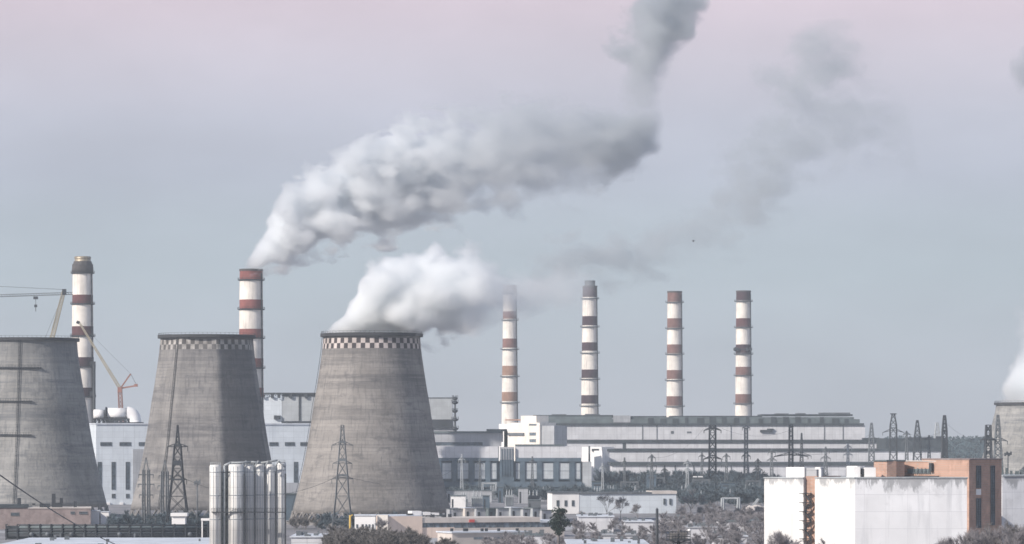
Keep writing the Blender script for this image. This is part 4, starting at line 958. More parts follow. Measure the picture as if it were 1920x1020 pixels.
ws = thing('white_shed', 'bright white shed with dark openings left of the blank peach wall', 'shed', W.foot(665, 705))
part('wall', 'white_wall', ws, W, [(665, 704, 967, None)], 0, 8); part('roof', 'roof_pale', ws, W, [(664, 705, 965, 967)], .4, 8.4); part('side_block', 'warm_white', ws, W, [(707, 727, 966, None)], -1, 8)
for x in (669.5, 680, 686.5, 692.5, 699): window(ws, W, x-1.6, x+1.6, 983, 990, 1, 1, t=.12)
m = MB(); Yy = 1390; m.bar((X(656.5, Yy), Yy, 0), (X(656.5, Yy), Yy, Z(966, Yy)), 1.0, .8, 0, 8); m.bar((X(656.5, Yy), Yy, Z(968, Yy)), (X(661, Yy), Yy, Z(965, Yy)), .5)
m.solo('yellow_post', 'yellow', (X(656.5, Yy), Yy, 0), label='upright yellow post at the left corner of the bright white shed', cat='post')
# bottom centre: pole and railed platform
Ypp = 1000
pl = thing('utility_pole', 'plain dark pole rising from the thicket left of the railed platform', 'pole', (X(1232, Ypp), Ypp, 0))
m = MB(); m.bar((X(1232, Ypp), Ypp, 0), (X(1232, Ypp), Ypp, Z(954, Ypp)), 1.0, .75, 0, 10); m.build('shaft', 'steel', pl)
m = MB(); m.bar((X(1230.5, Ypp), Ypp, Z(954, Ypp)), (X(1233.5, Ypp), Ypp, Z(954, Ypp)), .5); m.build('cap', 'galv', pl)
Yq = 980; s = Yq/F; cx = X(1272, Yq)
pf = thing('lookout_platform', 'small dark railed platform on a single column with a white lamp at one corner', 'platform', (cx, Yq, 0))
m = MB(); m.bar((cx, Yq, 0), (cx, Yq, Z(1012, Yq)), 1.2, .9, 0, 10)
for sg in (-1, 1): m.bar((cx, Yq, Z(1019, Yq)), (cx+sg*2.2, Yq, Z(1013, Yq)), .3)
m.build('column', 'steel', pf)
m = MB(); m.box(cx-23*s, cx+23*s, Yq-2.2, Yq+2.2, Z(1013.5, Yq), Z(1010.5, Yq)); m.build('deck', 'steel', pf)
m = MB()
for i in range(9):
    x = cx-22.5*s+45*s*i/8
    for yy in (Yq-2.1, Yq+2.1): m.bar((x, yy, Z(1011, Yq)), (x, yy, Z(997, Yq)), .10)
for yy in (Yq-2.1, Yq+2.1):
    for py in (997, 1001.5, 1006): m.bar((cx-22.5*s, yy, Z(py, Yq)), (cx+22.5*s, yy, Z(py, Yq)), .12)
m.build('railing', 'steel', pf)
m = MB(); m.box(cx-16*s, cx-2*s, Yq-1, Yq+1, Z(1010.5, Yq), Z(999, Yq)); m.box(cx+3*s, cx+15*s, Yq-1, Yq+1, Z(1010.5, Yq), Z(998, Yq)); m.bar((cx, Yq, Z(1010, Yq)), (cx, Yq, Z(992, Yq)), .5); m.build('cabinet', 'twigs_dark', pf)
m = MB(); m.lathe(cx+20*s, Yq-2, [(.02, Z(997, Yq)), (.42, Z(995.5, Yq)), (.5, Z(993.5, Yq)), (.3, Z(991.5, Yq)), (.02, Z(991, Yq))], 14); m.build('lamp', 'white_wall', pf)
# pine
def pine(px, Y, ytop, label):
    o = thing('pine_tree', label, 'tree', (X(px, Y), Y, 0)); rr = random.Random(4); cx = X(px, Y); h = Z(ytop, Y)
    m = MB(); m.bar((cx, Y, 0), (cx+.2, Y, h*.96), 1.3, .3, 0, 8)
    for _ in range(14):
        z = h*rr.uniform(.45, .95); a = rr.uniform(0, 6.28); l = rr.uniform(1, 2.4); m.bar((cx, Y, z), (cx+math.cos(a)*l, Y+math.sin(a)*l, z+.4), .2, .08)
    m.build('trunk', 'bark', o)
    m = MB(); s = Y/F
    for py, dx, r in ((958, 0, 1.9), (959, 6, 1.4), (966, 1, 1.6), (972, -2, 2.0), (977, 6, 2.1), (980, -8, 1.6), (984, 2, 2.0), (982, 14, 1.5), (990, -6, 1.1), (992, 4, 1.3), (999, 0, 1.0)):
        clump(m, (cx+dx*s, Y+rr.uniform(-.6, .6), Z(py, Y)), r*1.25, 260, .30, rr, .62)
    m.build('crown', 'pine', o)
pine(1047, 1150, 955, 'lone dark pine with a bare lower trunk at the bottom centre')
# substation portals and conveyor in the middle distance
def portal(px0, px1, ytop, Y, label, mat='galv_pale', t=.7):
    o = thing('steel_portal', label, 'portal frame', (X((px0+px1)/2, Y), Y, 0), 'switchyard portals')
    for px in (px0, px1): m = MB(); lattice(m, (X(px, Y), Y, 0), (X(px, Y), Y, Z(ytop, Y)), 1.3, .8, 6, t*.5, .18); m.build('post', mat, o)
    m = MB(); m.box(X(px0-2, Y), X(px1+2, Y), Y-.4, Y+.4, Z(ytop+1.5, Y), Z(ytop-1.5, Y)); m.build('beam', mat, o)
    m = MB()
    for k in (.25, .5, .75): x = X(px0+(px1-px0)*k, Y); m.bar((x, Y-.1, Z(ytop+1, Y)), (x, Y-.1, Z(ytop+9, Y)), .35)
    m.build('insulator', 'galv', o)
portal(1355, 1385, 934, 1900, 'pale portal frame with a dark opening left of the white cold store', t=1.6)
portal(1215, 1245, 896, 2350, 'switchyard portal behind the right end of the long shed', 'galv')
portal(1300, 1330, 900, 2300, 'switchyard portal below the parallel-sided mast', 'galv')
portal(1165, 1196, 904, 2250, 'switchyard portal behind the middle of the long shed', 'galv')
portal(905, 930, 906, 2250, 'switchyard portal below the window piers', 'galv_pale')
portal(1400, 1425, 902, 2200, 'switchyard portal tucked against the white cold store', 'galv')
m = MB(); Yc = 1850; m.hexa([(X(1400, Yc), Yc-1, Z(961, Yc)), (X(1405, Yc), Yc-1, Z(961, Yc)), (X(1405, Yc), Yc+1, Z(961, Yc)), (X(1400, Yc), Yc+1, Z(961, Yc))],
       [(X(1420, Yc), Yc-1, Z(934, Yc)), (X(1424, Yc), Yc-1, Z(936, Yc)), (X(1424, Yc), Yc+1, Z(936, Yc)), (X(1420, Yc), Yc+1, Z(934, Yc))])
m.bar((X(1402, Yc), Yc, 0), (X(1402, Yc), Yc, Z(958, Yc)), .8); m.bar((X(1418, Yc), Yc, 0), (X(1418, Yc), Yc, Z(938, Yc)), .5)
m.solo('conveyor', 'galv_pale', (X(1410, Yc), Yc, 0), label='short pale inclined conveyor left of the white cold store', cat='conveyor')
def spoil():
    m = MB(); Y0 = 1800; n = 26; g = 14; vs = []
    for j in range(g+1):
        for i in range(n+1):
            u, v = i/n*2-1, j/g*2-1; d = max(0, 1-u*u-v*v); vs.append((X(1418, Y0)+u*11, Y0+v*9, -.2+5.2*d**.8*(1+.3*mnoise.noise(Vector((i*.4, j*.4, 2))))))
    m.add(vs, [(j*(n+1)+i, j*(n+1)+i+1, (j+1)*(n+1)+i+1, (j+1)*(n+1)+i) for j in range(g) for i in range(n)], 0, True)
    m.solo('sand_heap', 'peach_pale', (X(1418, Y0), Y0, 0), label='small tan heap at the foot of the pale conveyor', cat='heap')
spoil()
for px0, px1, y0, Y, mt, lab in ((1213, 1230, 889, 2320, 'pier', 'dark upright block rising behind the right half of the long shed'), (1110, 1134, 903, 2250, 'pier', 'dark squat block behind the left part of the long shed'), (1352, 1378, 905, 2150, 'pier', 'dark broad block behind the pale portal frame'),
                                 (1300, 1318, 896, 2350, 'galv', 'small grey block with bright roof hatches below the parallel-sided mast')):
    Wk = Wall(px0, Y, px1, Y); k = thing('switch_house', lab, 'building', Wk.foot(px0, px1))
    part('wall', mt, k, Wk, [(px0, px1, y0, None)], 0, 8); part('roof', 'roof_mid', k, Wk, [(px0-.8, px1+.8, y0-1.2, y0)], .5, 8.5)
    part('louvre', 'steel', k, Wk, [(px0+3, px1-3, y0+5, y0+8)], .1, 0)
    if px0 == 1300: part('roof_hatch', 'white_wall', k, Wk, [(1300, 1307, 893, 896), (1309, 1318, 893, 896)], -1, 4)
# transformers and switchgear in the yard
r_ = random.Random(31)
gear = [('narrow', 870), ('squat', 895), ('tall', 925), ('twin', 955), ('broad', 1000), ('leaning', 1025), ('small', 1120), ('pale', 1145), ('grey', 1185), ('blue', 1205), ('stout', 1285), ('low', 1320), ('high', 1345), ('slim', 1375), ('end', 1405)]
places = ['by the small white shed', 'behind the flat shed', 'left of the stair tower', 'right of the stair tower', 'below the third window pier from the right', 'below the last window pier', 'at the foot of the bright white end bay',
          'behind the left half of the long shed', 'behind the long shed, nearest its centre', 'behind the right half of the long shed', 'just right of the long shed', 'left of the parallel-sided mast foot', 'right of the parallel-sided mast foot', 'behind the pale portal frame', 'left of the white cold store']
for (nm, px), pl_ in zip(gear, places):
    Y = r_.uniform(2020, 2300); cx = X(px, Y); o = thing('transformer', 'grey transformer with bushings %s' % pl_, 'transformer', (cx, Y, 0), 'switchyard transformers')
    w_, h_ = r_.uniform(2, 3.6), r_.uniform(4, 7)
    m = MB(); m.box(cx-w_, cx+w_, Y-2, Y+2, 0, h_); 
    for k in range(6): m.box(cx-w_+.3+k*w_*.33, cx-w_+.5+k*w_*.33, Y-2.8, Y-2, .6, h_-.8)
    m.build('body', r_.choice(['galv', 'pier', 'galv_pale']), o)
    for k in (-.6, 0, .6):
        m = MB(); m.lathe(cx+k*w_, Y, [(.35, h_), (.5, h_+.6), (.25, h_+1.2), (.45, h_+1.8), (.2, h_+2.4), (.1, h_+3.2)], 8); m.build('bushing', 'galv_pale', o)

# ================================================================== WHITE COLD STORE AND BRICK
Wl = Wall(1433, 1017, 1603, 1000); Wr = Wall(1603, 1000, 1817, 1001.5)
cs = thing('cold_store', 'big white windowless block with a brick stair slot, lower right', 'warehouse', Wl.foot(1433, 1817))
part('left_wall', 'store_white', cs, Wl, [(1433, 1506.5, 897, None), (1528, 1603, 897, None)], 0, 12)
part('front_wall', 'cold_white', cs, Wr, [(1603, 1817, 897, None)], 0, 30)
part('roof_edge', 'galv_pale', cs, Wl, [(1432, 1506.5, 894.8, 896.9), (1528, 1603, 894.8, 896.9)], .25, 12)
part('front_roof_edge', 'galv_pale', cs, Wr, [(1603, 1816, 894.6, 896.9)], .25, 30)
part('brick_slot', 'brick_orange', cs, Wl, [(1506.5, 1528, 893, None)], -1.2, 14)
m = MB()
for i in range(8):
    y = 925+i*17; a_, b_ = Wl.at(1509), Wl.at(1520); z0, z1 = Z(y+17, 1008), Z(y, 1008)
    p, q = (a_, b_) if i % 2 else (b_, a_)
    m.bar((p.x, p.y-.6, z0), (q.x, q.y-.6, z1), .35); m.box(min(a_.x, b_.x)-.9, max(a_.x, b_.x)+.3, a_.y-1.3, a_.y+.2, z1-.12, z1+.06)
    m.bar((p.x, p.y-1.2, z0+1), (q.x, q.y-1.2, z1+1), .12)
    m.box(a_.x-1.6, a_.x+.1, a_.y-1.2, a_.y-.4, z1-.1, z1+.05)
for px in (1509, 1520): p = Wl.at(px); m.bar((p.x, p.y-1.2, 0), (p.x, p.y-1.2, Z(922, 1008)), .14)
m.build('fire_escape', 'steel', cs)
for x0, x1, py in ((1467, 1501, 876),):
    part('rooftop_box', 'white_wall', cs, Wl, [(x0, x1, py, 894.7)], -2, 7)
part('rooftop_return', 'annex_grey', cs, Wl, [(1501.5, 1522, 877, 894.7)], -2.6, 6.5)
part('rooftop_pipe', 'white_wall', cs, Wl, [(1523, 1533, 876, 880), (1530, 1534, 880, 894)], -1.5, 2.2)
part('rooftop_cabin', 'white_wall', cs, Wl, [(1577, 1597, 874, 894.6)], -3, 7)
part('front_cabin', 'white_wall', cs, Wr, [(1604, 1616, 875, 894.6), (1624, 1645, 877, 894.4)], -3, 8)
part('cabin_door', 'steel', cs, Wr, [(1619, 1623, 879, 890)], -3.4, 5)
Wo = Wall(1643, 1014, 1663, 1008.4); Wb = Wall(1663, 1008.4, 1690, 1011)
bb = thing('brick_penthouse', 'orange brick penthouse and stair tower rising from the white block', 'building', Wb.foot(1643, 1878))
part('left_wall', 'brick_orange', bb, Wo, [(1643, 1663, 864, 895.5)], 0, 3)
part('wall', 'brick_orange', bb, Wb, [(1663, 1696, 865, 895.5)], 0, 6)
Wm = Wall(1690, 1016, 1817, 1002.5)
part('long_wall', 'brick_orange', bb, Wm, [(1694, 1816.5, 865.5, 897)], 0, 8)
part('roof_coping', 'roof_mid', bb, Wb, [(1661, 1697, 862.6, 865)], .3, 6.3)
part('long_coping', 'peach_pale', bb, Wm, [(1694, 1816.5, 863.8, 865.5)], .25, 8.25)
part('window_band', 'roof_mid', bb, Wm, [(1702, 1746, 879, 888)], .15, 0)
m = MB()
for i in range(12):
    p = Wm.at(1704+i*3.6); m.bar((p.x, p.y-.4, Z(889, 1010)), (p.x+.3*(-1)**i, p.y-.4, Z(878, 1010)), .14)
m.build('window_grille', 'galv', bb)
part('service_ledge', 'steel', bb, Wm, [(1693, 1762, 892, 893.6), (1746, 1751, 868, 884)], 1.2, 0)
Wt = Wall(1817, 1001, 1878, 1012)
part('stair_tower', 'brick_orange', bb, Wt, [(1817, 1878, 862, None)], 0, 16)
part('tower_coping', 'brick_rose', bb, Wt, [(1816.4, 1878.6, 859.8, 862)], .3, 16.3)
for x0, x1, y0, y1, ny in ((1830, 1839, 873, 915, 9), (1830, 1839, 934, 990, 12), (1857, 1865, 873, 985, 22)): window(bb, Wt, x0, x1, y0, y1, 2, ny, 'galv', 'glass', .14)
part('spandrel', 'white_wall', bb, Wt, [(1830, 1839, 917, 928)], .1, 0)
Wf = Wall(1880, 1040, 1990, 1046)
rb = thing('white_annex', 'white stained wall right of the brick stair tower, cut by the photo edge', 'warehouse', Wf.foot(1880, 1990))
part('wall', 'cold_white', rb, Wf, [(1879, 1990, 893, None)], 0, 30)
part('roof_edge', 'galv_pale', rb, Wf, [(1879, 1990, 890.8, 893)], .3, 30)
m = MB(); r_ = random.Random(8)
for i in range(12):
    px = 1882+i*9; p = Wf.at(px); m.box(p.x-.5, p.x+r_.uniform(0, .6), p.y+2, p.y+3, Z(890, 1040), Z(890-r_.uniform(4, 16), 1040))
m.build('rooftop_gear', 'roof_mid', rb)

# ================================================================== VEGETATION
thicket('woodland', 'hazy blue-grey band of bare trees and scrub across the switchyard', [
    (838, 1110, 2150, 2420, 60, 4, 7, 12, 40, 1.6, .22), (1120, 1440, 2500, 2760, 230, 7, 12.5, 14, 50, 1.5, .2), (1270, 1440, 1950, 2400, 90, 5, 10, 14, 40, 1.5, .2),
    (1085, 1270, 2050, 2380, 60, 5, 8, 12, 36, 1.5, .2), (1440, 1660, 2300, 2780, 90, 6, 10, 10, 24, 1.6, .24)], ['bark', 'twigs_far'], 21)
thicket('thicket', 'grey-brown mass of bare thicket filling the bottom centre right', [
    (1075, 1445, 1200, 1560, 130, 2.5, 6, 16, 130, .5, .04), (900, 1065, 1150, 1260, 40, 3, 6.5, 14, 50, .8, .06), (1270, 1440, 1560, 1780, 90, 2.5, 5, 12, 50, .9, .07), (1240, 1440, 1180, 1500, 30, 5, 8.5, 16, 70, .9, .06)], ['bark', 'twigs'], 22)
thicket('brush', 'dark brown brush along the bottom edge below the central cooling tower', [
    (610, 720, 1120, 1210, 60, 6.5, 9.3, 16, 100, .7, .06), (700, 800, 1100, 1180, 55, 6, 9.6, 16, 100, .7, .06), (790, 850, 1100, 1150, 20, 5, 7.6, 16, 100, .7, .06), (540, 610, 1500, 1580, 20, 3, 5, 12, 30, .8, .1), (1020, 1075, 1060, 1100, 12, 4, 6.5, 14, 60, .6, .06)], ['bark', 'twigs_dark'], 23)
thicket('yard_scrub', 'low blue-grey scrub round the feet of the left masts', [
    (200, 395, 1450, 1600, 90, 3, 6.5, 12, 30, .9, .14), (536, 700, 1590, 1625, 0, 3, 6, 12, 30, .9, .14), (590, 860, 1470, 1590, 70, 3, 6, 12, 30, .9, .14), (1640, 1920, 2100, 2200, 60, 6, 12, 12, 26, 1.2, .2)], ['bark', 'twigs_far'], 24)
def bare_tree(px, Y, h, label, seed, mats=('bark', 'twigs'), group='bare trees in front of the white block', nt_=9000, tw=.022):
    """trunk and limbs that fork three times, and a haze of thin twigs round the outer forks"""
    rr = random.Random(seed); o = thing('bare_tree', label, 'tree', (X(px, Y), Y, 0), group)
    mt, mw = MB(), MB(); tips = []
    def grow(p, d, l, w, n):
        q = p+d*l; mt.bar(p, q, w, w*.68, 0, 5 if n < 2 else 3)
        if n >= 2: tips.append((p, q))
        if n == 4: return
        for k in range(3 if n else 4):
            e = (d+Vector((rr.gauss(0, .48), rr.gauss(0, .48), rr.gauss(.06, .25)))).normalized(); grow(q-d*l*rr.uniform(0, .35), e, l*rr.uniform(.55, .8), w*.6, n+1)
    grow(Vector((X(px, Y), Y, 0)), Vector((rr.gauss(0, .04), rr.gauss(0, .04), 1)).normalized(), h*.40, h*.028, 0)
    top = max(q.z for _, q in tips); k_ = h/top
    for _ in range(nt_):
        p, q = rr.choice(tips); c = p+(q-p)*rr.uniform(.2, 1.25)
        d = ((q-p).normalized()+Vector((rr.gauss(0, .6), rr.gauss(0, .6), rr.gauss(.1, .5)))).normalized(); l = rr.uniform(.4, 1.3)
        n = d.cross(Vector((rr.gauss(0, 1), rr.gauss(0, 1), rr.gauss(0, 1)))).normalized()*tw
        mw.add([c-n, c+n, c+d*l], [(0, 1, 2)])
    for m in (mt, mw): m.v = [Vector((v.x, v.y, v.z*k_)) for v in m.v]
    mt.build('trunk', mats[0], o); mw.build('crown', mats[1], o)
for px, Y, h, lab in ((1462, 905, 15.5, 'tallest bare tree before the left white wall'), (1480, 930, 14.2, 'bare tree just right of the tallest one before the left wall'), (1497, 910, 12.9, 'small bare tree left of the brick stair slot'),
                      (1540, 920, 13.6, 'bare tree just right of the brick stair slot'), (1556, 905, 12.0, 'lowest bare tree before the white wall, right of the slot'), (1786, 915, 13.8, 'bare tree left of the brick stair tower'),
                      (1826, 905, 16.4, 'bare tree at the left foot of the brick stair tower'), (1848, 925, 17.0, 'dark bare tree in the middle of the stair tower foot'), (1874, 900, 17.8, 'bare tree at the right corner of the stair tower'),
                      (1897, 915, 18.6, 'biggest bare tree near the right edge'), (1917, 900, 17.0, 'bare tree cut by the right edge of the photo')):
    bare_tree(px, Y, h, lab, px, mats=('bark', 'twigs_dark' if px in (1848, 1897) else 'twigs'))

for px, Y, h, lab in ((1138, 1690, 12.5, 'tall thin bare tree against the left half of the long shed'), (1163, 1700, 11.0, 'thin bare tree against the middle of the long shed'), (1196, 1640, 8.5, 'small bare tree at the foot of the long shed'),
                      (1296, 1750, 13.5, 'tall bare tree just right of the long shed'), (1340, 1640, 9.5, 'bare tree left of the pale portal frame'), (1408, 1600, 8.0, 'bare tree below the pale conveyor'), (1092, 1560, 7.0, 'bare tree below the bright left end of the long shed'),
                      (716, 1385, 7.6, 'small bare tree between the bright white shed and the peach wall')):
    bare_tree(px, Y, h, lab, px, ('bark', 'twigs'), 'thin bare trees in the yard', 3500, .03)

# ================================================================== BIRD
Yb = 900; c = Vector((X(1300, Yb), Yb, Z(452, Yb))); m = MB()
m.lathe(0, 0, [(.01, -.42), (.09, -.3), (.13, 0), (.09, .25), (.05, .33), (.01, .42)], 10)
m.v = [c+Vector((v.z*.6, v.x+v.z*.3, v.y)) for v in m.v]
for sg in (-1, 1):
    m.add([c+Vector((-.1, 0, .04)), c+Vector((.14, .02, .04)), c+Vector((.18*sg+.12, .02, .24)), c+Vector((.72*sg, 0, .12)), c+Vector((.20*sg-.05, 0, .20))], [(0, 1, 2, 3, 4) if sg > 0 else (0, 4, 3, 2, 1)])
m.solo('bird', 'steel', tuple(c), label='lone dark bird gliding in the open sky right of the chimneys', cat='bird')

# ================================================================== SMOKE AND STEAM
def fcurve(nt, val, pts, lo, hi):
    """float curve through (x, y) pairs, x and y scaled to 0..1"""
    n = nt.nodes.new('ShaderNodeFloatCurve'); cm = n.mapping; cv = cm.curves[0]
    xs = [p[0] for p in pts]; a, b = min(xs), max(xs); P = [((x-a)/(b-a), (y-lo)/(hi-lo)) for x, y in pts]
    cm.extend = 'HORIZONTAL'
    cv.points[0].location = P[0]; cv.points[1].location = P[-1]
    for p in P[1:-1]: cv.points.new(*p)
    cm.update()
    nt.links.new(rng(nt, val, a, b), n.inputs['Value'])
    m = nt.nodes.new('ShaderNodeMath'); m.operation = 'MULTIPLY_ADD'; nt.links.new(n.outputs[0], m.inputs[0]); m.inputs[1].default_value = hi-lo; m.inputs[2].default_value = lo
    return m.outputs[0]
def plume(name, label, Y, org_px, limbs, dens, col, warp=(26, 9), nscale=(.018, .06), amp=1.1, soft=.35, aniso=.1, seed=0, step=1.0, hull=1.25, group=None, col2=None, bil_k=.8, rough=.6, stretch=(1, 1, 1)):
    """limbs: (axis, [(t_px, centre_px, radius_px, density)]) axis 'x': runs across, centre is a row; axis 'z': runs up, centre is a column"""
    s = Y/F; ox, oz = X(org_px[0], Y), Z(org_px[1], Y); O = Vector((ox, Y, oz))
    m = bpy.data.materials.new(name+'_volume'); m.use_nodes = True; nt = m.node_tree; nt.nodes.clear()
    tc = nt.nodes.new('ShaderNodeTexCoord'); V = tc.outputs['Object']
    mp = nt.nodes.new('ShaderNodeMapping'); mp.inputs['Location'].default_value = (seed*191.3, seed*77.7, seed*33.1); mp.inputs['Scale'].default_value = stretch; mp.inputs['Rotation'].default_value = (0, R(14), 0); nt.links.new(V, mp.inputs[0])
    def cn(scale, det):
        n = nt.nodes.new('ShaderNodeTexNoise'); n.inputs['Scale'].default_value = scale; n.inputs['Detail'].default_value = det; nt.links.new(mp.outputs[0], n.inputs['Vector']); return n
    def vmath(op, a, b=None, sc_=None):
        n = nt.nodes.new('ShaderNodeVectorMath'); n.operation = op; nt.links.new(a, n.inputs[0])
        if b is not None: (nt.links.new(b, n.inputs[1]) if not isinstance(b, tuple) else setattr(n.inputs[1], 'default_value', b))
        if sc_ is not None: n.inputs['Scale'].default_value = sc_
        return n.outputs[0]
    w1 = vmath('SCALE', vmath('SUBTRACT', cn(nscale[0], 1).outputs['Color'], (.5, .5, .5)), None, warp[0])
    ln = nt.nodes.new('ShaderNodeVectorMath'); ln.operation = 'LENGTH'; nt.links.new(V, ln.inputs[0])
    wv = nt.nodes.new('ShaderNodeVectorMath'); wv.operation = 'SCALE'; nt.links.new(w1, wv.inputs[0]); nt.links.new(rng(nt, ln.outputs['Value'], 8, 90), wv.inputs['Scale'])   # steady at the mouth, torn further on
    P = vmath('ADD', V, wv.outputs[0])
    sp = nt.nodes.new('ShaderNodeSeparateXYZ'); nt.links.new(P, sp.inputs[0])
    sp0 = nt.nodes.new('ShaderNodeSeparateXYZ'); nt.links.new(V, sp0.inputs[0])
    fine = nt.nodes.new('ShaderNodeTexNoise'); fine.inputs['Scale'].default_value = nscale[1]; fine.inputs['Detail'].default_value = 4.5; fine.inputs['Roughness'].default_value = rough
    nt.links.new(mp.outputs[0], fine.inputs['Vector'])
    bl = nt.nodes.new('ShaderNodeTexNoise'); bl.inputs['Scale'].default_value = nscale[1]*.8; bl.inputs['Detail'].default_value = 1.5; nt.links.new(mp.outputs[0], bl.inputs['Vector'])
    bil = mth(nt, 'SUBTRACT', .22, mth(nt, 'ABSOLUTE', mth(nt, 'MULTIPLY', mth(nt, 'SUBTRACT', bl.outputs['Fac'], .5), 2)))   # billows
    n_ = mth(nt, 'ADD', mth(nt, 'MULTIPLY', mth(nt, 'SUBTRACT', fine.outputs['Fac'], .5), amp*1.6), mth(nt, 'MULTIPLY', bil, -amp*bil_k))
    outs = []; hulls = []
    for axis, pts in limbs:
        if axis == 'x': tv = sp.outputs['X']; cv_ = sp.outputs['Z']; T = lambda p: (X(p[0], Y)-ox, Z(p[1], Y)-oz)
        else: tv = sp.outputs['Z']; cv_ = sp.outputs['X']; T = lambda p: (Z(p[0], Y)-oz, X(p[1], Y)-ox)
        q = sorted([(*T(p), p[2]*s, p[3]) for p in pts])
        cs_ = [a[1] for a in q]; rs_ = [a[2] for a in q]
        c_ = fcurve(nt, tv, [(a[0], a[1]) for a in q], min(cs_)-1, max(cs_)+1); r_ = fcurve(nt, tv, [(a[0], a[2]) for a in q], 0, max(rs_)+1)
        d_ = fcurve(nt, tv, [(a[0], a[3]) for a in q], 0, 1)
        dz = mth(nt, 'SUBTRACT', cv_, c_); dd = mth(nt, 'SQRT', mth(nt, 'ADD', mth(nt, 'POWER', dz, 2), mth(nt, 'POWER', sp.outputs['Y'], 2)))
        f = mth(nt, 'SUBTRACT', 1, mth(nt, 'DIVIDE', dd, mth(nt, 'MAXIMUM', r_, .5)))
        f = mth(nt, 'ADD', f, n_)
        f = rng(nt, f, 0, soft); f = mth(nt, 'MULTIPLY', f, d_)
        e0, e1 = q[0][0], q[-1][0]; L = (e1-e0)*.03
        f = mth(nt, 'MULTIPLY', f, mth(nt, 'MULTIPLY', rng(nt, tv, e0, e0+L), rng(nt, tv, e1-L, e1, 1, 0)))
        outs.append(f); hulls.append((axis, q))
    d = outs[0]
    for o_ in outs[1:]: d = mth(nt, 'MAXIMUM', d, o_)
    pv = nt.nodes.new('ShaderNodeVolumePrincipled'); pv.inputs['Color'].default_value = (*col, 1); pv.inputs['Anisotropy'].default_value = aniso
    if col2:                                    # sootier smoke further along the plume: (from px, to px, colour)
        nt.links.new(lerp_nodes(nt, col, col2[2], rng(nt, sp0.outputs['X'], X(col2[0], Y)-ox, X(col2[1], Y)-ox)), pv.inputs['Color'])
    nt.links.new(mth(nt, 'MULTIPLY', d, dens), pv.inputs['Density'])
    mo = nt.nodes.new('ShaderNodeOutputMaterial'); nt.links.new(pv.outputs[0], mo.inputs['Volume'])
    try: m.cycles.volume_step_rate = step
    except Exception: pass
    mb = MB(); N = 20
    for axis, q in hulls:
        ts = [q[0][0]+(q[-1][0]-q[0][0])*i/40 for i in range(41)]; rings = []
        def itp(t, k):
            for a, b in zip(q, q[1:]):
                if t <= b[0]+1e-6: u = (t-a[0])/(b[0]-a[0]); return a[k]+(b[k]-a[k])*u
            return q[-1][k]
        b0 = len(mb.v)
        for t in ts:
            c_, r_ = itp(t, 1), itp(t, 2)*hull+warp[0]*.22+2.0
            if axis == 'x' : ring = [Vector((t, math.sin(2*math.pi*k/N)*r_, c_+math.cos(2*math.pi*k/N)*r_)) for k in range(N)]
            else: ring = [Vector((c_+math.cos(2*math.pi*k/N)*r_, math.sin(2*math.pi*k/N)*r_, t)) for k in range(N)]
            mb.v += [O+p for p in ring]
        for i in range(40):
            for k in range(N):
                q_ = [b0+i*N+k, b0+i*N+(k+1) % N, b0+(i+1)*N+(k+1) % N, b0+(i+1)*N+k]; mb.f.append(q_ if axis == 'z' else q_[::-1]); mb.m.append(0); mb.s.append(False)
        k_ = 1 if axis == 'z' else -1
        mb.f.append([b0+k for k in range(N)][::-k_]); mb.m.append(0); mb.s.append(False)
        mb.f.append([b0+40*N+k for k in range(N)][::k_]); mb.m.append(0); mb.s.append(False)
    o = mb.solo(name, m, tuple(O), label=label, cat='smoke', group=group, kind='stuff')
    if len(hulls) > 1:                          # one closed skin round both limbs
        r = o.modifiers.new('union', 'REMESH'); r.mode = 'VOXEL'; r.voxel_size = 5.0*Y/2400
        bpy.context.view_layer.update(); me = bpy.data.meshes.new_from_object(o.evaluated_get(bpy.context.evaluated_depsgraph_get()))
        o.modifiers.clear(); o.data = me
        if not me.materials: me.materials.append(m)
    return o
plume('smoke_plume', 'dense white and grey smoke plume blown right from the thick left chimney', 2400, (472, 505), [
    ('x', [(456, 508, 12, .7), (480, 492, 34, 1), (500, 466, 50, 1), (520, 440, 66, 1), (545, 415, 84, 1), (580, 394, 82, 1), (640, 364, 84, 1), (700, 342, 96, 1), (760, 328, 100, .8), (830, 316, 100, .38), (880, 304, 100, .22), (940, 290, 112, .15),
           (1000, 272, 116, .12), (1060, 270, 104, .10), (1110, 276, 88, .12), (1160, 275, 76, .22), (1205, 262, 64, .22), (1245, 255, 34, .08)]),
    ('z', [(300, 1195, 38, .10), (240, 1196, 40, .09), (190, 1198, 36, .08), (140, 1202, 36, .12), (90, 1212, 50, .24), (50, 1228, 70, .30), (15, 1242, 74, .30), (-25, 1248, 54, .24), (-45, 1250, 20, .2)])],
    .8, (.945, .957, .967), (36, 12), (.018, .055), 1.4, .75, .3, 1, 1.0, 1.15, col2=(760, 1150, (.78, .805, .825)), stretch=(.75, 1, 1.15))
plume('steam_plume', 'brilliant white steam billowing right from the central cooling tower', 1640, (697, 622), [
    ('x', [(600, 630, 8, .6), (625, 622, 20, 1), (660, 600, 44, 1), (700, 562, 76, 1), (745, 556, 80, 1), (800, 552, 88, 1), (860, 548, 88, .9), (895, 545, 78, .5), (925, 555, 64, .18), (985, 558, 54, .11), (1060, 545, 54, .07), (1120, 545, 30, .02)])],
    .7, (.988, .996, 1.0), (13, 6), (.028, .08), 1.05, .5, .3, 2, 1.0, 1.1, stretch=(.85, 1, 1.1))
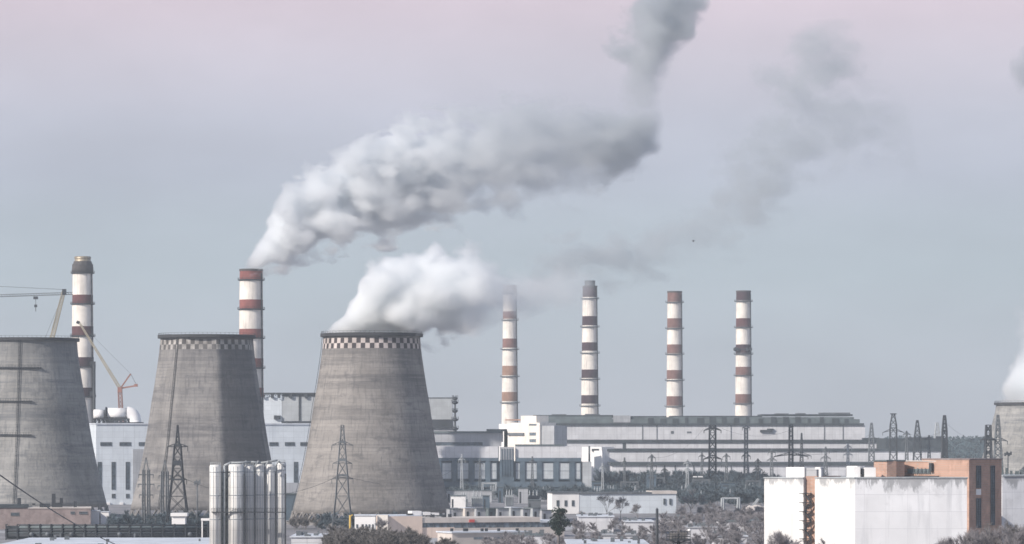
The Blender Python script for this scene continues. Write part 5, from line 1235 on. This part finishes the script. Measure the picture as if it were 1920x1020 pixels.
plume('smoke_wisp', 'thin torn smoke drifting right and up from the second far chimney', 3400, (1106, 525), [
    ('x', [(985, 505, 30, .3), (1030, 494, 46, .9), (1110, 484, 54, 1), (1180, 484, 52, .9), (1235, 462, 50, .6), (1300, 425, 62, .45), (1360, 375, 92, .5), (1420, 345, 112, .62), (1480, 290, 112, .5), (1540, 230, 104, .42), (1600, 225, 94, .32), (1660, 250, 76, .25), (1740, 275, 44, .08)]),
    ('z', [(215, 1520, 60, .3), (155, 1500, 78, .75), (115, 1530, 92, .5), (75, 1560, 74, .45), (35, 1572, 30, .12)])],
    .058, (.69, .73, .755), (48, 20), (.014, .036), 2.0, 1.0, .1, 3, 1.0, 1.15, bil_k=1.1, rough=.66, stretch=(.8, 1, 1.1))
plume('steam_column', 'white steam rising off the small cooling tower at the right edge', 2200, (1940, 757), [
    ('z', [(770, 1950, 78, 1), (735, 1950, 70, 1), (700, 1950, 60, 1), (675, 1952, 50, .5), (620, 1950, 46, .14), (560, 1955, 44, .08), (520, 1965, 24, .03)])],
    .35, (.985, .995, 1.0), (12, 5), (.03, .08), 1.0, .45, .25, 4, 1.0, 1.1)
plume('smoke_scrap', 'faint scrap of smoke touching the upper right edge', 3000, (1925, 130), [
    ('x', [(1890, 130, 14, .2), (1915, 130, 44, .9), (1945, 130, 46, .9), (1980, 130, 14, .2)])], .055, (.66, .69, .72), (14, 8), (.02, .05), 1.0, .5, .1, 5, 1.0, 1.1)

# ================================================================== HAZE
m = bpy.data.materials.new('haze_volume'); m.use_nodes = True; nt = m.node_tree; nt.nodes.clear()
pv = nt.nodes.new('ShaderNodeVolumePrincipled'); pv.inputs['Color'].default_value = (.84, .93, 1.0, 1); pv.inputs['Density'].default_value = .00007; pv.inputs['Anisotropy'].default_value = 0
mo = nt.nodes.new('ShaderNodeOutputMaterial'); nt.links.new(pv.outputs[0], mo.inputs['Volume'])
mb = MB(); mb.box(-2600, 2600, -300, 6400, -3, 345)
tag(mb.build('haze', m), 'pale even haze lying over the whole plant', 'haze', kind='stuff')
